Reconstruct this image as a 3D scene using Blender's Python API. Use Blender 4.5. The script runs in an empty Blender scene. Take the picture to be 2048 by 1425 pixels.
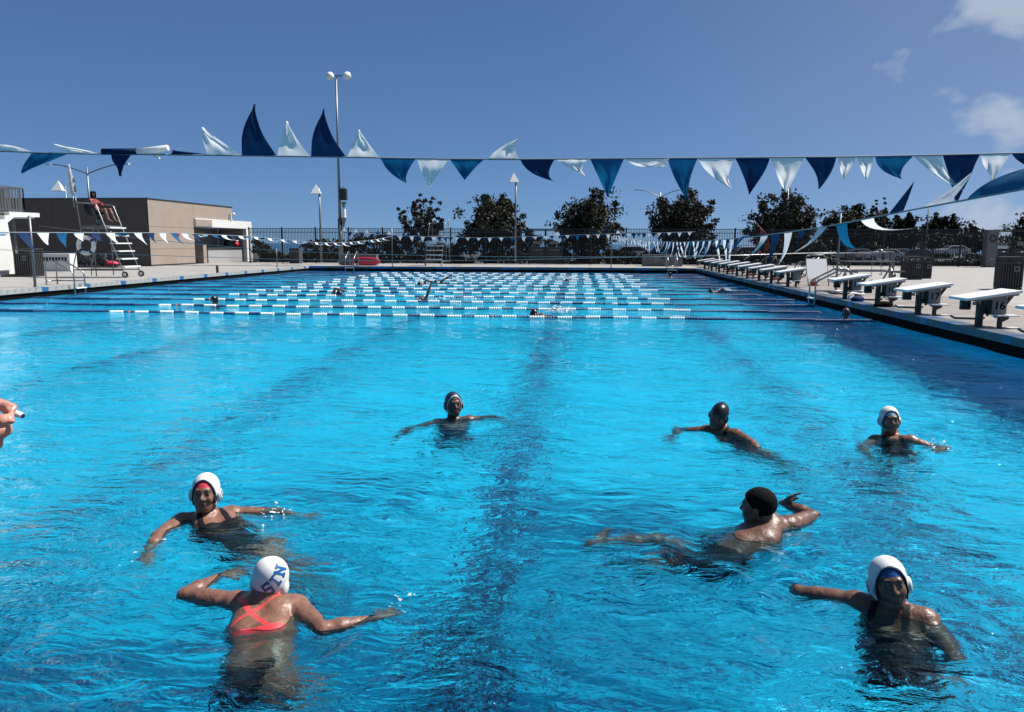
import bpy, bmesh, math, random
import numpy as np
from mathutils import Vector, Matrix, Euler
S = bpy.context.scene
COL = S.collection
R = math.radians
random.seed(7)
# ---------------------------------------------------------------- camera
F_PX, CX, CY = 1540.0, 1024.0, 712.5
CAM_Z = 1.40                      # eye above the deck (deck z = 0)
WATER_Z = -0.30
PITCH, YAW, ROLL = R(8.29), R(5.07), R(0.2)
cam_d = bpy.data.cameras.new('camera')
cam = bpy.data.objects.new('camera', cam_d); COL.objects.link(cam)
cam_d.sensor_width = 36; cam_d.lens = 36 * F_PX / 2048
cam_d.clip_start = 0.05; cam_d.clip_end = 60000
CAM_M = Matrix.Rotation(YAW, 3, 'Z') @ Matrix.Rotation(R(90) - PITCH, 3, 'X') @ Matrix.Rotation(ROLL, 3, 'Z')
cam.rotation_euler = CAM_M.to_euler(); cam.location = (0, 0, CAM_Z)
S.camera = cam
def ray(px, py):
    return (CAM_M @ Vector(((px - CX) / F_PX, -(py - CY) / F_PX, -1))).normalized()
def at(px, py, z=0.0):            # where the sight line of a photo point meets the level z
    d = ray(px, py); t = (z - CAM_Z) / d.z
    return Vector((d.x * t, d.y * t, z))
def at_y(px, py, y):              # ... meets the upright plane Y = y
    d = ray(px, py); t = y / d.y
    return Vector((d.x * t, y, CAM_Z + d.z * t))
def at_x(px, py, x):
    d = ray(px, py); t = x / d.x
    return Vector((x, d.y * t, CAM_Z + d.z * t))
# ---------------------------------------------------------------- sky and sun
SUN_EL, SUN_AZ = R(54), R(66)     # azimuth measured from +Y towards +X
W = bpy.data.worlds.new('World'); S.world = W; W.use_nodes = True
nt = W.node_tree; nt.nodes.clear()
def wn(t, **k):
    n = nt.nodes.new(t)
    for a, b in k.items(): setattr(n, a, b)
    return n
sky = wn('ShaderNodeTexSky', sky_type='NISHITA', sun_disc=False, sun_elevation=SUN_EL, sun_rotation=SUN_AZ,
         altitude=0, air_density=0.5, dust_density=0.0, ozone_density=3.0)
bg = wn('ShaderNodeBackground'); bg.inputs['Strength'].default_value = 0.102
out = wn('ShaderNodeOutputWorld')
gm = wn('ShaderNodeGamma'); gm.inputs[1].default_value = 0.55; nt.links.new(sky.outputs[0], gm.inputs[0])
tint = wn('ShaderNodeMix', data_type='RGBA', blend_type='MULTIPLY'); tint.inputs[0].default_value = 1.0
nt.links.new(gm.outputs[0], tint.inputs[6]); tint.inputs[7].default_value = (0.43, 0.66, 1.0, 1)
SKYC = tint.outputs[2]
# clouds: broken cumulus, thicker towards one side of the sky
tc = wn('ShaderNodeTexCoord'); sep = wn('ShaderNodeSeparateXYZ')
nt.links.new(tc.outputs['Generated'], sep.inputs[0])
def wm(op, a, b=None, c=None):
    n = wn('ShaderNodeMath', operation=op)
    for i, v in enumerate((a, b, c)):
        if v is None: continue
        if isinstance(v, (int, float)): n.inputs[i].default_value = v
        else: nt.links.new(v, n.inputs[i])
    return n.outputs[0]
CLS = 8.0; CLOC = (3.3, 1.7, 0.0)
zz = wm('MAXIMUM', wm('ADD', sep.outputs[2], 0.10), 0.03)
cv = wn('ShaderNodeCombineXYZ')
nt.links.new(sep.outputs[0], cv.inputs[0]); nt.links.new(sep.outputs[1], cv.inputs[1]); nt.links.new(wm('MULTIPLY', sep.outputs[2], 1.7), cv.inputs[2])
no = wn('ShaderNodeTexNoise'); no.inputs['Scale'].default_value = CLS; no.inputs['Detail'].default_value = 5
no.inputs['Roughness'].default_value = 0.5; no.inputs['Distortion'].default_value = 0.15
mp = wn('ShaderNodeMapping'); mp.inputs['Location'].default_value = CLOC
nt.links.new(cv.outputs[0], mp.inputs[0]); nt.links.new(mp.outputs[0], no.inputs['Vector'])
side = wn('ShaderNodeMapRange', interpolation_type='SMOOTHSTEP')      # cloud cover grows to the east
nt.links.new(sep.outputs[0], side.inputs[0])
side.inputs[1].default_value = 0.10; side.inputs[2].default_value = 0.62; side.inputs[3].default_value = -0.22; side.inputs[4].default_value = 0.12
cr = wn('ShaderNodeMapRange', interpolation_type='SMOOTHSTEP')
nt.links.new(wm('ADD', no.outputs[0], side.outputs[0]), cr.inputs[0])
cr.inputs[1].default_value = 0.47; cr.inputs[2].default_value = 0.68; cr.inputs[3].default_value = 0.0; cr.inputs[4].default_value = 0.74
mx = wn('ShaderNodeMix', data_type='RGBA')
veil = wn('ShaderNodeMapRange', interpolation_type='SMOOTHSTEP'); nt.links.new(sep.outputs[0], veil.inputs[0])
veil.inputs[1].default_value = -0.1; veil.inputs[2].default_value = 0.7; veil.inputs[3].default_value = 0.0; veil.inputs[4].default_value = 0.22
nt.links.new(wm('MAXIMUM', cr.outputs[0], veil.outputs[0]), mx.inputs[0]); nt.links.new(SKYC, mx.inputs[6]); mx.inputs[7].default_value = (2.75, 3.05, 3.55, 1)
nt.links.new(mx.outputs[2], bg.inputs[0]); nt.links.new(bg.outputs[0], out.inputs[0])
W.cycles.sampling_method = 'MANUAL'; W.cycles.sample_map_resolution = 512
sun_d = bpy.data.lights.new('sun', 'SUN'); sun = bpy.data.objects.new('sun', sun_d); COL.objects.link(sun)
sun_d.energy = 4.2; sun_d.angle = R(0.53); sun_d.color = (1.0, 0.955, 0.89)
SUN_DIR = Vector((math.sin(SUN_AZ) * math.cos(SUN_EL), math.cos(SUN_AZ) * math.cos(SUN_EL), math.sin(SUN_EL)))
sun.rotation_euler = SUN_DIR.to_track_quat('Z', 'Y').to_euler(); sun.location = SUN_DIR * 60
sun_d.cycles.is_caustics_light = True
S.view_settings.view_transform = 'Standard'; S.view_settings.look = 'None'
S.view_settings.exposure = 0.9; S.view_settings.gamma = 1.0; S.view_settings.use_curve_mapping = False
S.render.engine = 'CYCLES'
cy = S.cycles
cy.max_bounces = 8; cy.diffuse_bounces = 3; cy.glossy_bounces = 4; cy.transmission_bounces = 6; cy.transparent_max_bounces = 16
cy.caustics_reflective = False; cy.caustics_refractive = True; cy.sample_clamp_indirect = 4.0
cy.use_denoising = True
try: cy.denoiser = 'OPENIMAGEDENOISE'
except Exception: pass
# ---------------------------------------------------------------- materials
MATS = {}
def mat(name, color, rough=0.6, metal=0.0, spec=0.5, var=0.0, scale=8.0, bump=0.0, bscale=None, trans=0.0, detail=5, stretch=None, coat=0.0, c2=None):
    if name in MATS: return MATS[name]
    m = bpy.data.materials.new(name); m.use_nodes = True; MATS[name] = m
    t = m.node_tree; b = t.nodes['Principled BSDF']
    b.inputs['Base Color'].default_value = (*color, 1); b.inputs['Roughness'].default_value = rough
    b.inputs['Metallic'].default_value = metal; b.inputs['Specular IOR Level'].default_value = spec
    if coat: b.inputs['Coat Weight'].default_value = coat; b.inputs['Coat Roughness'].default_value = 0.1
    tc = t.nodes.new('ShaderNodeTexCoord'); src = tc.outputs['Object']
    if stretch:
        mp = t.nodes.new('ShaderNodeMapping'); mp.inputs['Scale'].default_value = stretch
        t.links.new(src, mp.inputs[0]); src = mp.outputs[0]
    if var or c2:
        n = t.nodes.new('ShaderNodeTexNoise'); n.inputs['Scale'].default_value = scale; n.inputs['Detail'].default_value = detail
        n.inputs['Roughness'].default_value = 0.6
        t.links.new(src, n.inputs['Vector'])
        r = t.nodes.new('ShaderNodeValToRGB'); t.links.new(n.outputs[0], r.inputs[0])
        r.color_ramp.elements[0].position = 0.3; r.color_ramp.elements[1].position = 0.7
        if c2: a, c = color, c2
        else: a, c = [x * (1 - var) for x in color], [min(1, x * (1 + var)) for x in color]
        r.color_ramp.elements[0].color = (*a, 1); r.color_ramp.elements[1].color = (*c, 1)
        t.links.new(r.outputs[0], b.inputs['Base Color'])
    if bump:
        n = t.nodes.new('ShaderNodeTexNoise'); n.inputs['Scale'].default_value = bscale or scale * 4; n.inputs['Detail'].default_value = 4
        t.links.new(src, n.inputs['Vector'])
        bp = t.nodes.new('ShaderNodeBump'); bp.inputs['Strength'].default_value = bump; bp.inputs['Distance'].default_value = 0.01
        t.links.new(n.outputs[0], bp.inputs['Height']); t.links.new(bp.outputs[0], b.inputs['Normal'])
    if trans:            # thin cloth: some light comes through
        tr = t.nodes.new('ShaderNodeBsdfTranslucent'); tr.inputs[0].default_value = (*color, 1)
        ms = t.nodes.new('ShaderNodeMixShader'); ms.inputs[0].default_value = trans
        t.links.new(b.outputs[0], ms.inputs[1]); t.links.new(tr.outputs[0], ms.inputs[2])
        t.links.new(ms.outputs[0], t.nodes['Material Output'].inputs[0])
    return m
# ---------------------------------------------------------------- object helpers
def tag(o, label=None, cat=None, group=None, kind=None):
    if label: o['label'] = label
    if cat: o['category'] = cat
    if group: o['group'] = group
    if kind: o['kind'] = kind
    return o
def empty(name, loc=(0, 0, 0), rz=0.0, label=None, cat=None, group=None):
    o = bpy.data.objects.new(name, None); COL.objects.link(o); o.empty_display_size = 0.2
    o.location = loc; o.rotation_euler = (0, 0, rz)
    return tag(o, label, cat, group)
class MB:
    def __init__(s): s.v = []; s.f = []; s.mi = []; s.cur = 0; s.sm = False; s.smf = []
    def add(s, vs, fs):
        n = len(s.v); s.v += [tuple(v) for v in vs]
        for f in fs: s.f.append([i + n for i in f]); s.mi.append(s.cur); s.smf.append(s.sm)
        return s
    def box(s, a, b):
        (x0, y0, z0), (x1, y1, z1) = a, b
        return s.add([(x0,y0,z0),(x1,y0,z0),(x1,y1,z0),(x0,y1,z0),(x0,y0,z1),(x1,y0,z1),(x1,y1,z1),(x0,y1,z1)],
                     [(0,3,2,1),(4,5,6,7),(0,1,5,4),(1,2,6,5),(2,3,7,6),(3,0,4,7)])
    def cbox(s, c, d): return s.box([c[i]-d[i]/2 for i in range(3)], [c[i]+d[i]/2 for i in range(3)])
    def bar(s, p, q, w, h=None, up=(0,0,1)):           # square bar between two points
        p, q = Vector(p), Vector(q); h = h or w; d = (q-p).normalized(); u = Vector(up)
        if abs(d.dot(u)) > 0.98: u = Vector((1,0,0))
        x = d.cross(u).normalized()*w/2; y = x.cross(d).normalized()*h/2
        return s.add([p-x-y,p+x-y,p+x+y,p-x+y,q-x-y,q+x-y,q+x+y,q-x+y],
                     [(0,1,2,3),(7,6,5,4),(0,4,5,1),(1,5,6,2),(2,6,7,3),(3,7,4,0)])
    def tube(s, pts, r, n=8, cap=True):                # round tube along points, r number or list
        pts = [Vector(p) for p in pts]; m = len(pts); rr = r if isinstance(r, (list, tuple)) else [r]*m
        base = len(s.v); prev = None; sm = s.sm
        for i, p in enumerate(pts):
            d = (pts[min(i+1,m-1)] - pts[max(i-1,0)]).normalized()
            if prev is None:
                u = Vector((0,0,1)) if abs(d.z) < 0.9 else Vector((1,0,0)); x = d.cross(u).normalized()
            else: x = (prev - d*prev.dot(d)).normalized()
            prev = x; y = d.cross(x)
            for k in range(n):
                a = 2*math.pi*k/n; s.v.append(tuple(p + (x*math.cos(a)+y*math.sin(a))*rr[i]))
        for i in range(m-1):
            for k in range(n):
                a = base+i*n+k; b = base+i*n+(k+1)%n
                s.f.append([a,b,b+n,a+n]); s.mi.append(s.cur); s.smf.append(True)
        if cap:
            s.f.append([base+k for k in reversed(range(n))]); s.mi.append(s.cur); s.smf.append(False)
            s.f.append([base+(m-1)*n+k for k in range(n)]); s.mi.append(s.cur); s.smf.append(False)
        return s
    def lathe(s, prof, c=(0,0,0), n=16, axis='z'):     # prof [(r,z)]
        b = len(s.v)
        for r, z in prof:
            for k in range(n):
                a = 2*math.pi*k/n; p = (r*math.cos(a), r*math.sin(a), z)
                if axis == 'x': p = (p[2], p[0], p[1])
                if axis == 'y': p = (p[0], p[2], p[1])
                s.v.append((p[0]+c[0], p[1]+c[1], p[2]+c[2]))
        for i in range(len(prof)-1):
            for k in range(n):
                a = b+i*n+k; d = b+i*n+(k+1)%n
                s.f.append([a,d,d+n,a+n]); s.mi.append(s.cur); s.smf.append(True)
        s.f.append([b+k for k in range(n)][::-1]); s.mi.append(s.cur); s.smf.append(False)
        s.f.append([b+(len(prof)-1)*n+k for k in range(n)]); s.mi.append(s.cur); s.smf.append(False)
        return s
    def prism(s, poly, a, b, plane='xz'):              # polygon extruded
        n = len(poly); g = {'xz': lambda p,t:(p[0],t,p[1]), 'yz': lambda p,t:(t,p[0],p[1]), 'xy': lambda p,t:(p[0],p[1],t)}[plane]
        return s.add([g(p,a) for p in poly]+[g(p,b) for p in poly],
              [list(range(n)), list(range(2*n-1,n-1,-1))]+[[i,i+n,(i+1)%n+n,(i+1)%n] for i in range(n)])
    def sphere(s, c, r, n=12, m=8, sc=(1,1,1)):
        prof = [(math.sin(math.pi*i/m)*1.0, -math.cos(math.pi*i/m)) for i in range(m+1)]
        b = len(s.v); s.lathe([(max(p[0],1e-3), p[1]) for p in prof], (0,0,0), n)
        for i in range(b, len(s.v)):
            v = s.v[i]; s.v[i] = (c[0]+v[0]*r*sc[0], c[1]+v[1]*r*sc[1], c[2]+v[2]*r*sc[2])
        return s
    def mesh(s, name, mats):
        me = bpy.data.meshes.new(name); me.from_pydata(s.v, [], s.f)
        for m in (mats if isinstance(mats, (list, tuple)) else [mats]): me.materials.append(m)
        me.polygons.foreach_set('material_index', s.mi); me.polygons.foreach_set('use_smooth', s.smf)
        bm = bmesh.new(); bm.from_mesh(me); bmesh.ops.recalc_face_normals(bm, faces=bm.faces); bm.to_mesh(me); bm.free()
        me.update(); return me
    def build(s, name, mats, parent=None, loc=None, rz=None, bevel=0.0, **k):
        o = bpy.data.objects.new(name, s.mesh(name, mats)); COL.objects.link(o)
        if parent: o.parent = parent
        if loc is not None: o.location = loc
        if rz is not None: o.rotation_euler = (0, 0, rz)
        if bevel:
            md = o.modifiers.new('bevel', 'BEVEL'); md.width = bevel; md.segments = 2; md.limit_method = 'ANGLE'
        return tag(o, **k)
def share(name, me, parent, loc=(0,0,0), rot=(0,0,0), scale=(1,1,1)):
    o = bpy.data.objects.new(name, me); COL.objects.link(o); o.parent = parent; o.location = loc; o.rotation_euler = rot; o.scale = scale
    return o
def copy_tree(o, parent=None):
    c = o.copy(); COL.objects.link(c)
    if parent: c.parent = parent; c.matrix_parent_inverse = o.matrix_parent_inverse
    for ch in list(o.children): copy_tree(ch, c)
    return c
# ---------------------------------------------------------------- pool
PX0, PX1, PY0, PY1 = -16.8, 6.7, 1.3, 46.7      # inside faces of the pool walls
FLOOR_Z = -2.45
def wave_tile(n, size, seed, lmin, lmax, power, ang, spread):
    rng = np.random.default_rng(seed)
    k = np.fft.fftfreq(n, d=size/n)*2*np.pi; kx, ky = np.meshgrid(k, k, indexing='ij'); kk = np.hypot(kx, ky)+1e-9
    th = np.arctan2(ky, kx)
    amp = kk**(-power) * np.exp(-(kk*lmin/(2*np.pi))**2) * np.exp(-(2*np.pi/(lmax*kk))**4)
    amp *= (1-spread) + spread*np.abs(np.cos(th-ang))**3
    ph = rng.uniform(0, 2*np.pi, (n, n)); h = np.real(np.fft.ifft2(amp*np.exp(1j*ph)*rng.rayleigh(1, (n, n))))
    gx = np.gradient(h, size/n, axis=0); gy = np.gradient(h, size/n, axis=1)
    return h/np.sqrt((gx**2+gy**2).mean())            # unit rms slope
def tile_at(t, size, x, y):
    n = t.shape[0]; u = (x/size*n) % n; v = (y/size*n) % n
    i = u.astype(int); j = v.astype(int); fu = u-i; fv = v-j; i1 = (i+1) % n; j1 = (j+1) % n; i %= n; j %= n
    return (t[i,j]*(1-fu)+t[i1,j]*fu)*(1-fv)+(t[i,j1]*(1-fu)+t[i1,j1]*fu)*fv
TA = wave_tile(768, 9.7, 1, 0.10, 1.1, 1.9, R(80), 0.75)
TB = wave_tile(768, 6.1, 2, 0.045, 0.30, 1.7, R(100), 0.6)
TC = wave_tile(512, 21.0, 3, 0.5, 4.0, 2.0, R(70), 0.5)
BW = (0.100, 0.075, 0.018)                        # ripple heights in metres
GA, GB = 0.044, 0.014
RIPPLES = []                                       # (x, y, radius, height) rings round the swimmers, filled before the water is built
def height(x, y):
    c, s_ = math.cos(0.35), math.sin(0.35)
    big = tile_at(TC, 21.0, x, y)
    patch = np.clip(0.65+0.45*tile_at(TC, 21.0, y*0.7+5, x*0.7)/TC.std(), 0.25, 1.5)
    calm = 1.0-0.45*np.clip((y-6)/6, 0, 1)
    h = 0.03*big + calm*(GA*tile_at(TA, 9.7, x*c-y*s_, x*s_+y*c) + GB*patch*tile_at(TB, 6.1, x, y))
    for (rx, ry, rr, rh) in RIPPLES:
        d = np.hypot(x-rx, (y-ry))*(1+0.12*np.sin(2*np.arctan2(y-ry, x-rx)+rx*3)); h = h + rh*np.exp(-((d-rr)/(0.5*rr+0.12))**2)*np.sin((d-rr)/0.052+0.6*np.sin(3*np.arctan2(y-ry, x-rx)))
    return h
def spacing(a, b, f):                              # positions from a to b, step given by f(position)
    p = [a]
    while p[-1] < b: p.append(p[-1]+f(p[-1]))
    p = np.array(p); return a+(p-a)*(b-a)/(p[-1]-a)
def make_water():
    ys = spacing(PY0, PY1, lambda y: 0.05 if y < 1.5 else (0.018 if y < 5 else 0.018+(y-5)*0.0035))
    xs = spacing(PX0, PX1, lambda x: 0.024 if abs(x+0.4) < 4.2 else 0.024+(abs(x+0.4)-4.2)*0.009)
    X, Y = np.meshgrid(xs, ys, indexing='ij'); Z = height(X, Y)
    edge = np.clip(np.minimum.reduce([X-PX0, PX1-X, Y-PY0, PY1-Y])/0.05, 0, 1); Z = Z*(0.6+0.4*edge)
    nx, ny = X.shape; V = np.stack([X, Y, Z], -1).reshape(-1, 3)
    idx = np.arange(nx*ny).reshape(nx, ny)
    Fq = np.stack([idx[:-1,:-1], idx[1:,:-1], idx[1:,1:], idx[:-1,1:]], -1).reshape(-1, 4)
    me = bpy.data.meshes.new('water'); me.vertices.add(len(V)); me.vertices.foreach_set('co', V.ravel())
    me.loops.add(Fq.size); me.loops.foreach_set('vertex_index', Fq.ravel().astype(np.int32))
    me.polygons.add(len(Fq)); me.polygons.foreach_set('loop_start', np.arange(0, Fq.size, 4, dtype=np.int32))
    me.polygons.foreach_set('loop_total', np.full(len(Fq), 4, dtype=np.int32)); me.polygons.foreach_set('use_smooth', np.ones(len(Fq), bool))
    me.update(); me.validate()
    m = bpy.data.materials.new('pool_water'); m.use_nodes = True; t = m.node_tree; t.nodes.clear()
    o_ = t.nodes.new('ShaderNodeOutputMaterial'); g = t.nodes.new('ShaderNodeBsdfGlass'); g.inputs['IOR'].default_value = 1.333
    g.inputs['Roughness'].default_value = 0.0; g.inputs['Color'].default_value = (0.76, 0.99, 1, 1)
    t.links.new(g.outputs[0], o_.inputs[0])
    # fine chop: three sizes of ripple, longer across the pool than along it, stronger in drifting patches
    tc = t.nodes.new('ShaderNodeTexCoord'); prev = None
    def noise(scale, det, stretch, rot, dist=0.0, loc=(0, 0, 0)):
        mp = t.nodes.new('ShaderNodeMapping'); mp.inputs['Scale'].default_value = stretch; mp.inputs['Rotation'].default_value = (0, 0, rot); mp.inputs['Location'].default_value = loc
        n = t.nodes.new('ShaderNodeTexNoise'); n.inputs['Scale'].default_value = scale; n.inputs['Detail'].default_value = det; n.inputs['Distortion'].default_value = dist
        t.links.new(tc.outputs['Object'], mp.inputs[0]); t.links.new(mp.outputs[0], n.inputs['Vector']); return n.outputs[0]
    def math_(op, a, b):
        n = t.nodes.new('ShaderNodeMath'); n.operation = op
        for i, v in enumerate((a, b)):
            if isinstance(v, (int, float)): n.inputs[i].default_value = v
            else: t.links.new(v, n.inputs[i])
        return n.outputs[0]
    n1 = noise(2.6, 2, (0.55, 1.25, 1), 0.25, 0.8); n2 = noise(7.5, 3, (0.5, 1.2, 1), -0.12, 1.2); n3 = noise(24, 3, (0.75, 1.2, 1), 0.55, 0.9)
    pt = t.nodes.new('ShaderNodeMapRange'); t.links.new(noise(0.45, 2, (0.6, 1, 1), 0.3, 1.0, (7, 3, 0)), pt.inputs[0]); pt.inputs[1].default_value = 0.35; pt.inputs[2].default_value = 0.65; pt.inputs[3].default_value = 0.45; pt.inputs[4].default_value = 1.25
    hs = math_('ADD', math_('MULTIPLY', n1, BW[0]), math_('MULTIPLY', pt.outputs[0], math_('ADD', math_('MULTIPLY', n2, BW[1]), math_('MULTIPLY', n3, BW[2]))))
    bp = t.nodes.new('ShaderNodeBump'); bp.inputs['Strength'].default_value = 1.0; bp.inputs['Distance'].default_value = 1.0
    t.links.new(hs, bp.inputs['Height']); t.links.new(bp.outputs[0], g.inputs['Normal'])
    me.materials.append(m)
    o = bpy.data.objects.new('water', me); COL.objects.link(o); o.location.z = WATER_Z
    o.cycles.is_caustics_caster = True
    return tag(o, kind='structure')
# ---------------------------------------------------------------- palette
M_DECK = mat('concrete_deck', (0.27, 0.262, 0.25), 0.85, var=0.14, scale=0.9, bump=0.15, bscale=60)
M_DECK2 = mat('concrete_deck_damp', (0.20, 0.175, 0.155), 0.65, var=0.28, scale=1.1, bump=0.15, bscale=60)
M_TILE = mat('coping_tile_shaded', (0.05, 0.072, 0.10), 0.5, spec=0.3, scale=5, c2=(0.095, 0.11, 0.13))  # shade of the sides turned off the sun put into the colour
M_TILEC = mat('coping_tile_lit', (0.20, 0.20, 0.20), 0.7, scale=2.2, c2=(0.36, 0.35, 0.33))  # lighter copy: sunlit tone of the left coping put into the colour
M_TILED = mat('coping_tile_navy', (0.012, 0.05, 0.16), 0.25)
M_TILEB = mat('coping_tile_blue', (0.025, 0.11, 0.28), 0.3)
M_GUT = mat('gutter_black', (0.002, 0.002, 0.002), 0.9, spec=0.1)
M_FLOOR = mat('pool_plaster', (0.001, 0.52, 0.84), 0.8, var=0.05, scale=0.7, c2=(0.001, 0.58, 0.90))  # blue of light absorbed by the water is put into the plaster colour
M_STRIPE = mat('pool_stripe_tile', (0.003, 0.05, 0.15), 0.6); M_STRIPE2 = mat('lighter_stripe_tile', (0.002, 0.06, 0.17), 0.6)  # second tone slightly lighter, for every stripe but the centre one
M_STEEL = mat('brushed_steel', (0.30, 0.31, 0.32), 0.32, metal=0.9)
M_DSTEEL = mat('grey_tube', (0.16, 0.17, 0.18), 0.4, metal=0.6)
M_WHITE = mat('white_paint', (0.62, 0.63, 0.62), 0.45, var=0.05, scale=6)
M_WPLAS = mat('white_plastic', (0.70, 0.71, 0.70), 0.35)
M_BLACK = mat('black_metal', (0.008, 0.009, 0.011), 0.5)
M_DARK = mat('dark_grey', (0.028, 0.030, 0.033), 0.6, var=0.15, scale=5)
M_GREY = mat('mid_grey', (0.11, 0.115, 0.12), 0.6, var=0.1, scale=4)
M_TAN = mat('tan_stucco', (0.275, 0.225, 0.19), 0.9, var=0.06, scale=1.5, bump=0.1, bscale=80)
M_BRN = mat('shaded_stucco', (0.075, 0.066, 0.06), 0.9, var=0.08, scale=1.5)  # end wall's shade put into a darker copy of the tan stucco
M_RED = mat('rescue_red', (0.55, 0.03, 0.06), 0.5)
M_ORG = mat('orange_plastic', (0.60, 0.10, 0.03), 0.5)
M_NAVYP = mat('navy_float', (0.006, 0.035, 0.13), 0.35)
M_WFLO = mat('white_float', (0.72, 0.74, 0.74), 0.4)
M_FLAGW = mat('pennant_white', (0.82, 0.83, 0.83), 0.85, spec=0.1, trans=0.42, bump=0.25, bscale=30)
M_FLAGB = mat('pennant_navy', (0.003, 0.028, 0.095), 0.7, spec=0.2, trans=0.3, bump=0.2, bscale=30)
M_FLAGL = mat('pennant_blue', (0.005, 0.10, 0.23), 0.65, spec=0.25, trans=0.4, bump=0.2, bscale=30)
M_CORD = mat('cord', (0.25, 0.27, 0.28), 0.7)
M_GLASS = mat('dark_glass', (0.006, 0.008, 0.010), 0.08, spec=0.8)
M_ASPH = mat('asphalt', (0.05, 0.05, 0.052), 0.9, var=0.15, scale=0.4)
M_LEAF = mat('leaf_dark', (0.010, 0.015, 0.009), 0.7, spec=0.25, trans=0.12, c2=(0.060, 0.055, 0.036), scale=1.2)  # backlit darkness and sun highlights put into the two leaf colours
M_LEAF2 = mat('leaf_green', (0.009, 0.015, 0.008), 0.7, spec=0.25, trans=0.1, c2=(0.025, 0.032, 0.017), scale=0.8)
M_BARK = mat('bark', (0.035, 0.028, 0.022), 0.9, var=0.3, scale=6)
M_BOARD = mat('whiteboard', (0.68, 0.70, 0.70), 0.3)
M_FOAM = mat('splash_water', (0.75, 0.8, 0.82), 0.4)
ORD = ['first','second','third','fourth','fifth','sixth','seventh','eighth','ninth','tenth','eleventh','twelfth','thirteenth','fourteenth','fifteenth','sixteenth','seventeenth','eighteenth']
RECV = []
# ---------------------------------------------------------------- pool shell
b = MB(); b.box((PX0-0.3, PY0-0.3, FLOOR_Z-0.1), (PX1+0.3, PY1+0.3, FLOOR_Z))
pool_floor = b.build('pool_floor', M_FLOOR, kind='structure')
b = MB()                              # walls stand below the gutter lip
zt = WATER_Z - 0.02
b.box((PX1, PY0, FLOOR_Z), (PX1+0.28, PY1, zt)); b.box((PX0-0.28, PY0, FLOOR_Z), (PX0, PY1, zt))
b.box((PX0-0.28, PY1, FLOOR_Z), (PX1+0.28, PY1+0.28, zt)); b.box((PX0-0.28, PY0-0.28, FLOOR_Z), (PX1+0.28, PY0, zt))
pool_wall = b.build('pool_wall', M_FLOOR, kind='structure')
b = MB()                              # overflow gutter with black lip; shade of its recess put into the black
g0, g1, gz0, gz1 = 0.05, 0.28, zt+0.004, -0.13
b.box((PX1+g0, PY0, gz0), (PX1+g1, PY1+g1, gz1)); b.box((PX0-g1, PY0, gz0), (PX0-g0, PY1+g1, gz1))
b.box((PX0-g0, PY1+g0, gz0), (PX1+g0, PY1+g1, gz1)); b.box((PX0-g0, PY0-g1, gz0), (PX1+g0, PY0-g0, gz1))
gutter = b.build('gutter', M_GUT, kind='structure')
for x in (-15.3, -11.6, -8.0, -4.3, -0.7, 2.95):
    b = MB(); b.box((x-0.19, PY0+1.2, FLOOR_Z), (x+0.19, PY1-2, FLOOR_Z+0.004))
    st = b.build('floor_stripe', M_STRIPE if x == -0.7 else M_STRIPE2, kind='structure'); RECV.append(st)
for y in np.arange(PY0+1.0, 46, 2.2):          # short cross marks on the floor by the side walls
    b = MB(); b.box((PX1-2.2, y-0.12, FLOOR_Z), (PX1-1.2, y+0.12, FLOOR_Z+0.008))
# coping: tiles one by one, with open joints, round the three sides in view
coping = MB()
CT = -0.128
coping.box((PX1+0.012, PY0-0.3, CT), (PX1+0.5, PY1+0.5, -0.006)); coping.box((PX0-0.5, PY0-0.3, CT), (PX0-0.012, PY1+0.5, -0.006))
coping.box((PX0-0.012, PY1+0.012, CT), (PX1+0.012, PY1+0.5, -0.006)); coping.box((PX0-0.012, PY0-0.3, CT), (PX1+0.012, PY0-0.012, -0.006))
coping = coping.build('coping', M_GREY, kind='structure')
def tile_mesh(w, m, name):
    t = MB(); t.box((0, -w/2, CT-0.006), (0.36, w/2, 0.0)); return t.mesh(name, m)
TW = 0.296
tms = [tile_mesh(TW, m, 'tile') for m in (M_TILE, M_TILED, M_TILEB, M_TILEC)]
def pick(i): return 1 if i % 7 == 3 else (2 if i % 14 in (6,) else 0)
n = int((PY1-PY0+0.3)/0.3)
for i in range(n):
    y = PY0-0.15+i*0.3+0.15
    if y > 8: share('tile', tms[pick(i)], coping, (PX1, y, 0))
    if y > 12: share('tile', tms[2 if i % 7 == 2 else 3], coping, (PX0, y, 0), (0, 0, math.pi))
wt = MB(); wt.box((0, -0.49, CT-0.006), (0.36, 0.49, 0.0)); wtm = [wt.mesh('tile', m) for m in (M_TILE, M_TILED, M_TILEB)]
for i in range(int((PX1-PX0)/1.0)):
    share('tile', wtm[0 if i % 2 else (1 if i % 4 else 2)], coping, (PX0+0.5+i, PY1, 0), (0, 0, math.pi/2))
# ---------------------------------------------------------------- decks and ground
b = MB()
for a in (((PX1+0.37, -6, -0.4), (46, 55.2, -0.02)), ((-60, -6, -0.4), (PX0-0.37, 55.2, -0.02)), ((PX0-0.37, PY1+0.37, -0.4), (PX1+0.37, 55.2, -0.02)), ((PX0-0.37, -6, -0.4), (PX1+0.37, PY0-0.02, -0.02))): b.box(*a)
deck = b.build('pool_deck', M_GREY, kind='structure')
SL = 2.99
def slabs(x0, x1, y0, y1, nx, ny, m):
    w = (x1-x0)/nx; h = (y1-y0)/ny; t = MB(); t.box((-w/2+.006, -h/2+.006, -0.015), (w/2-.006, h/2-.006, -0.004)); me = t.mesh('slab', m)
    for i in range(nx):
        for j in range(ny): share('slab', me, deck, (x0+(i+.5)*w, y0+(j+.5)*h, random.uniform(-.001, .001)))
slabs(PX1+0.37, PX1+3.4, 8, 55, 1, 16, M_DECK2)
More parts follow.
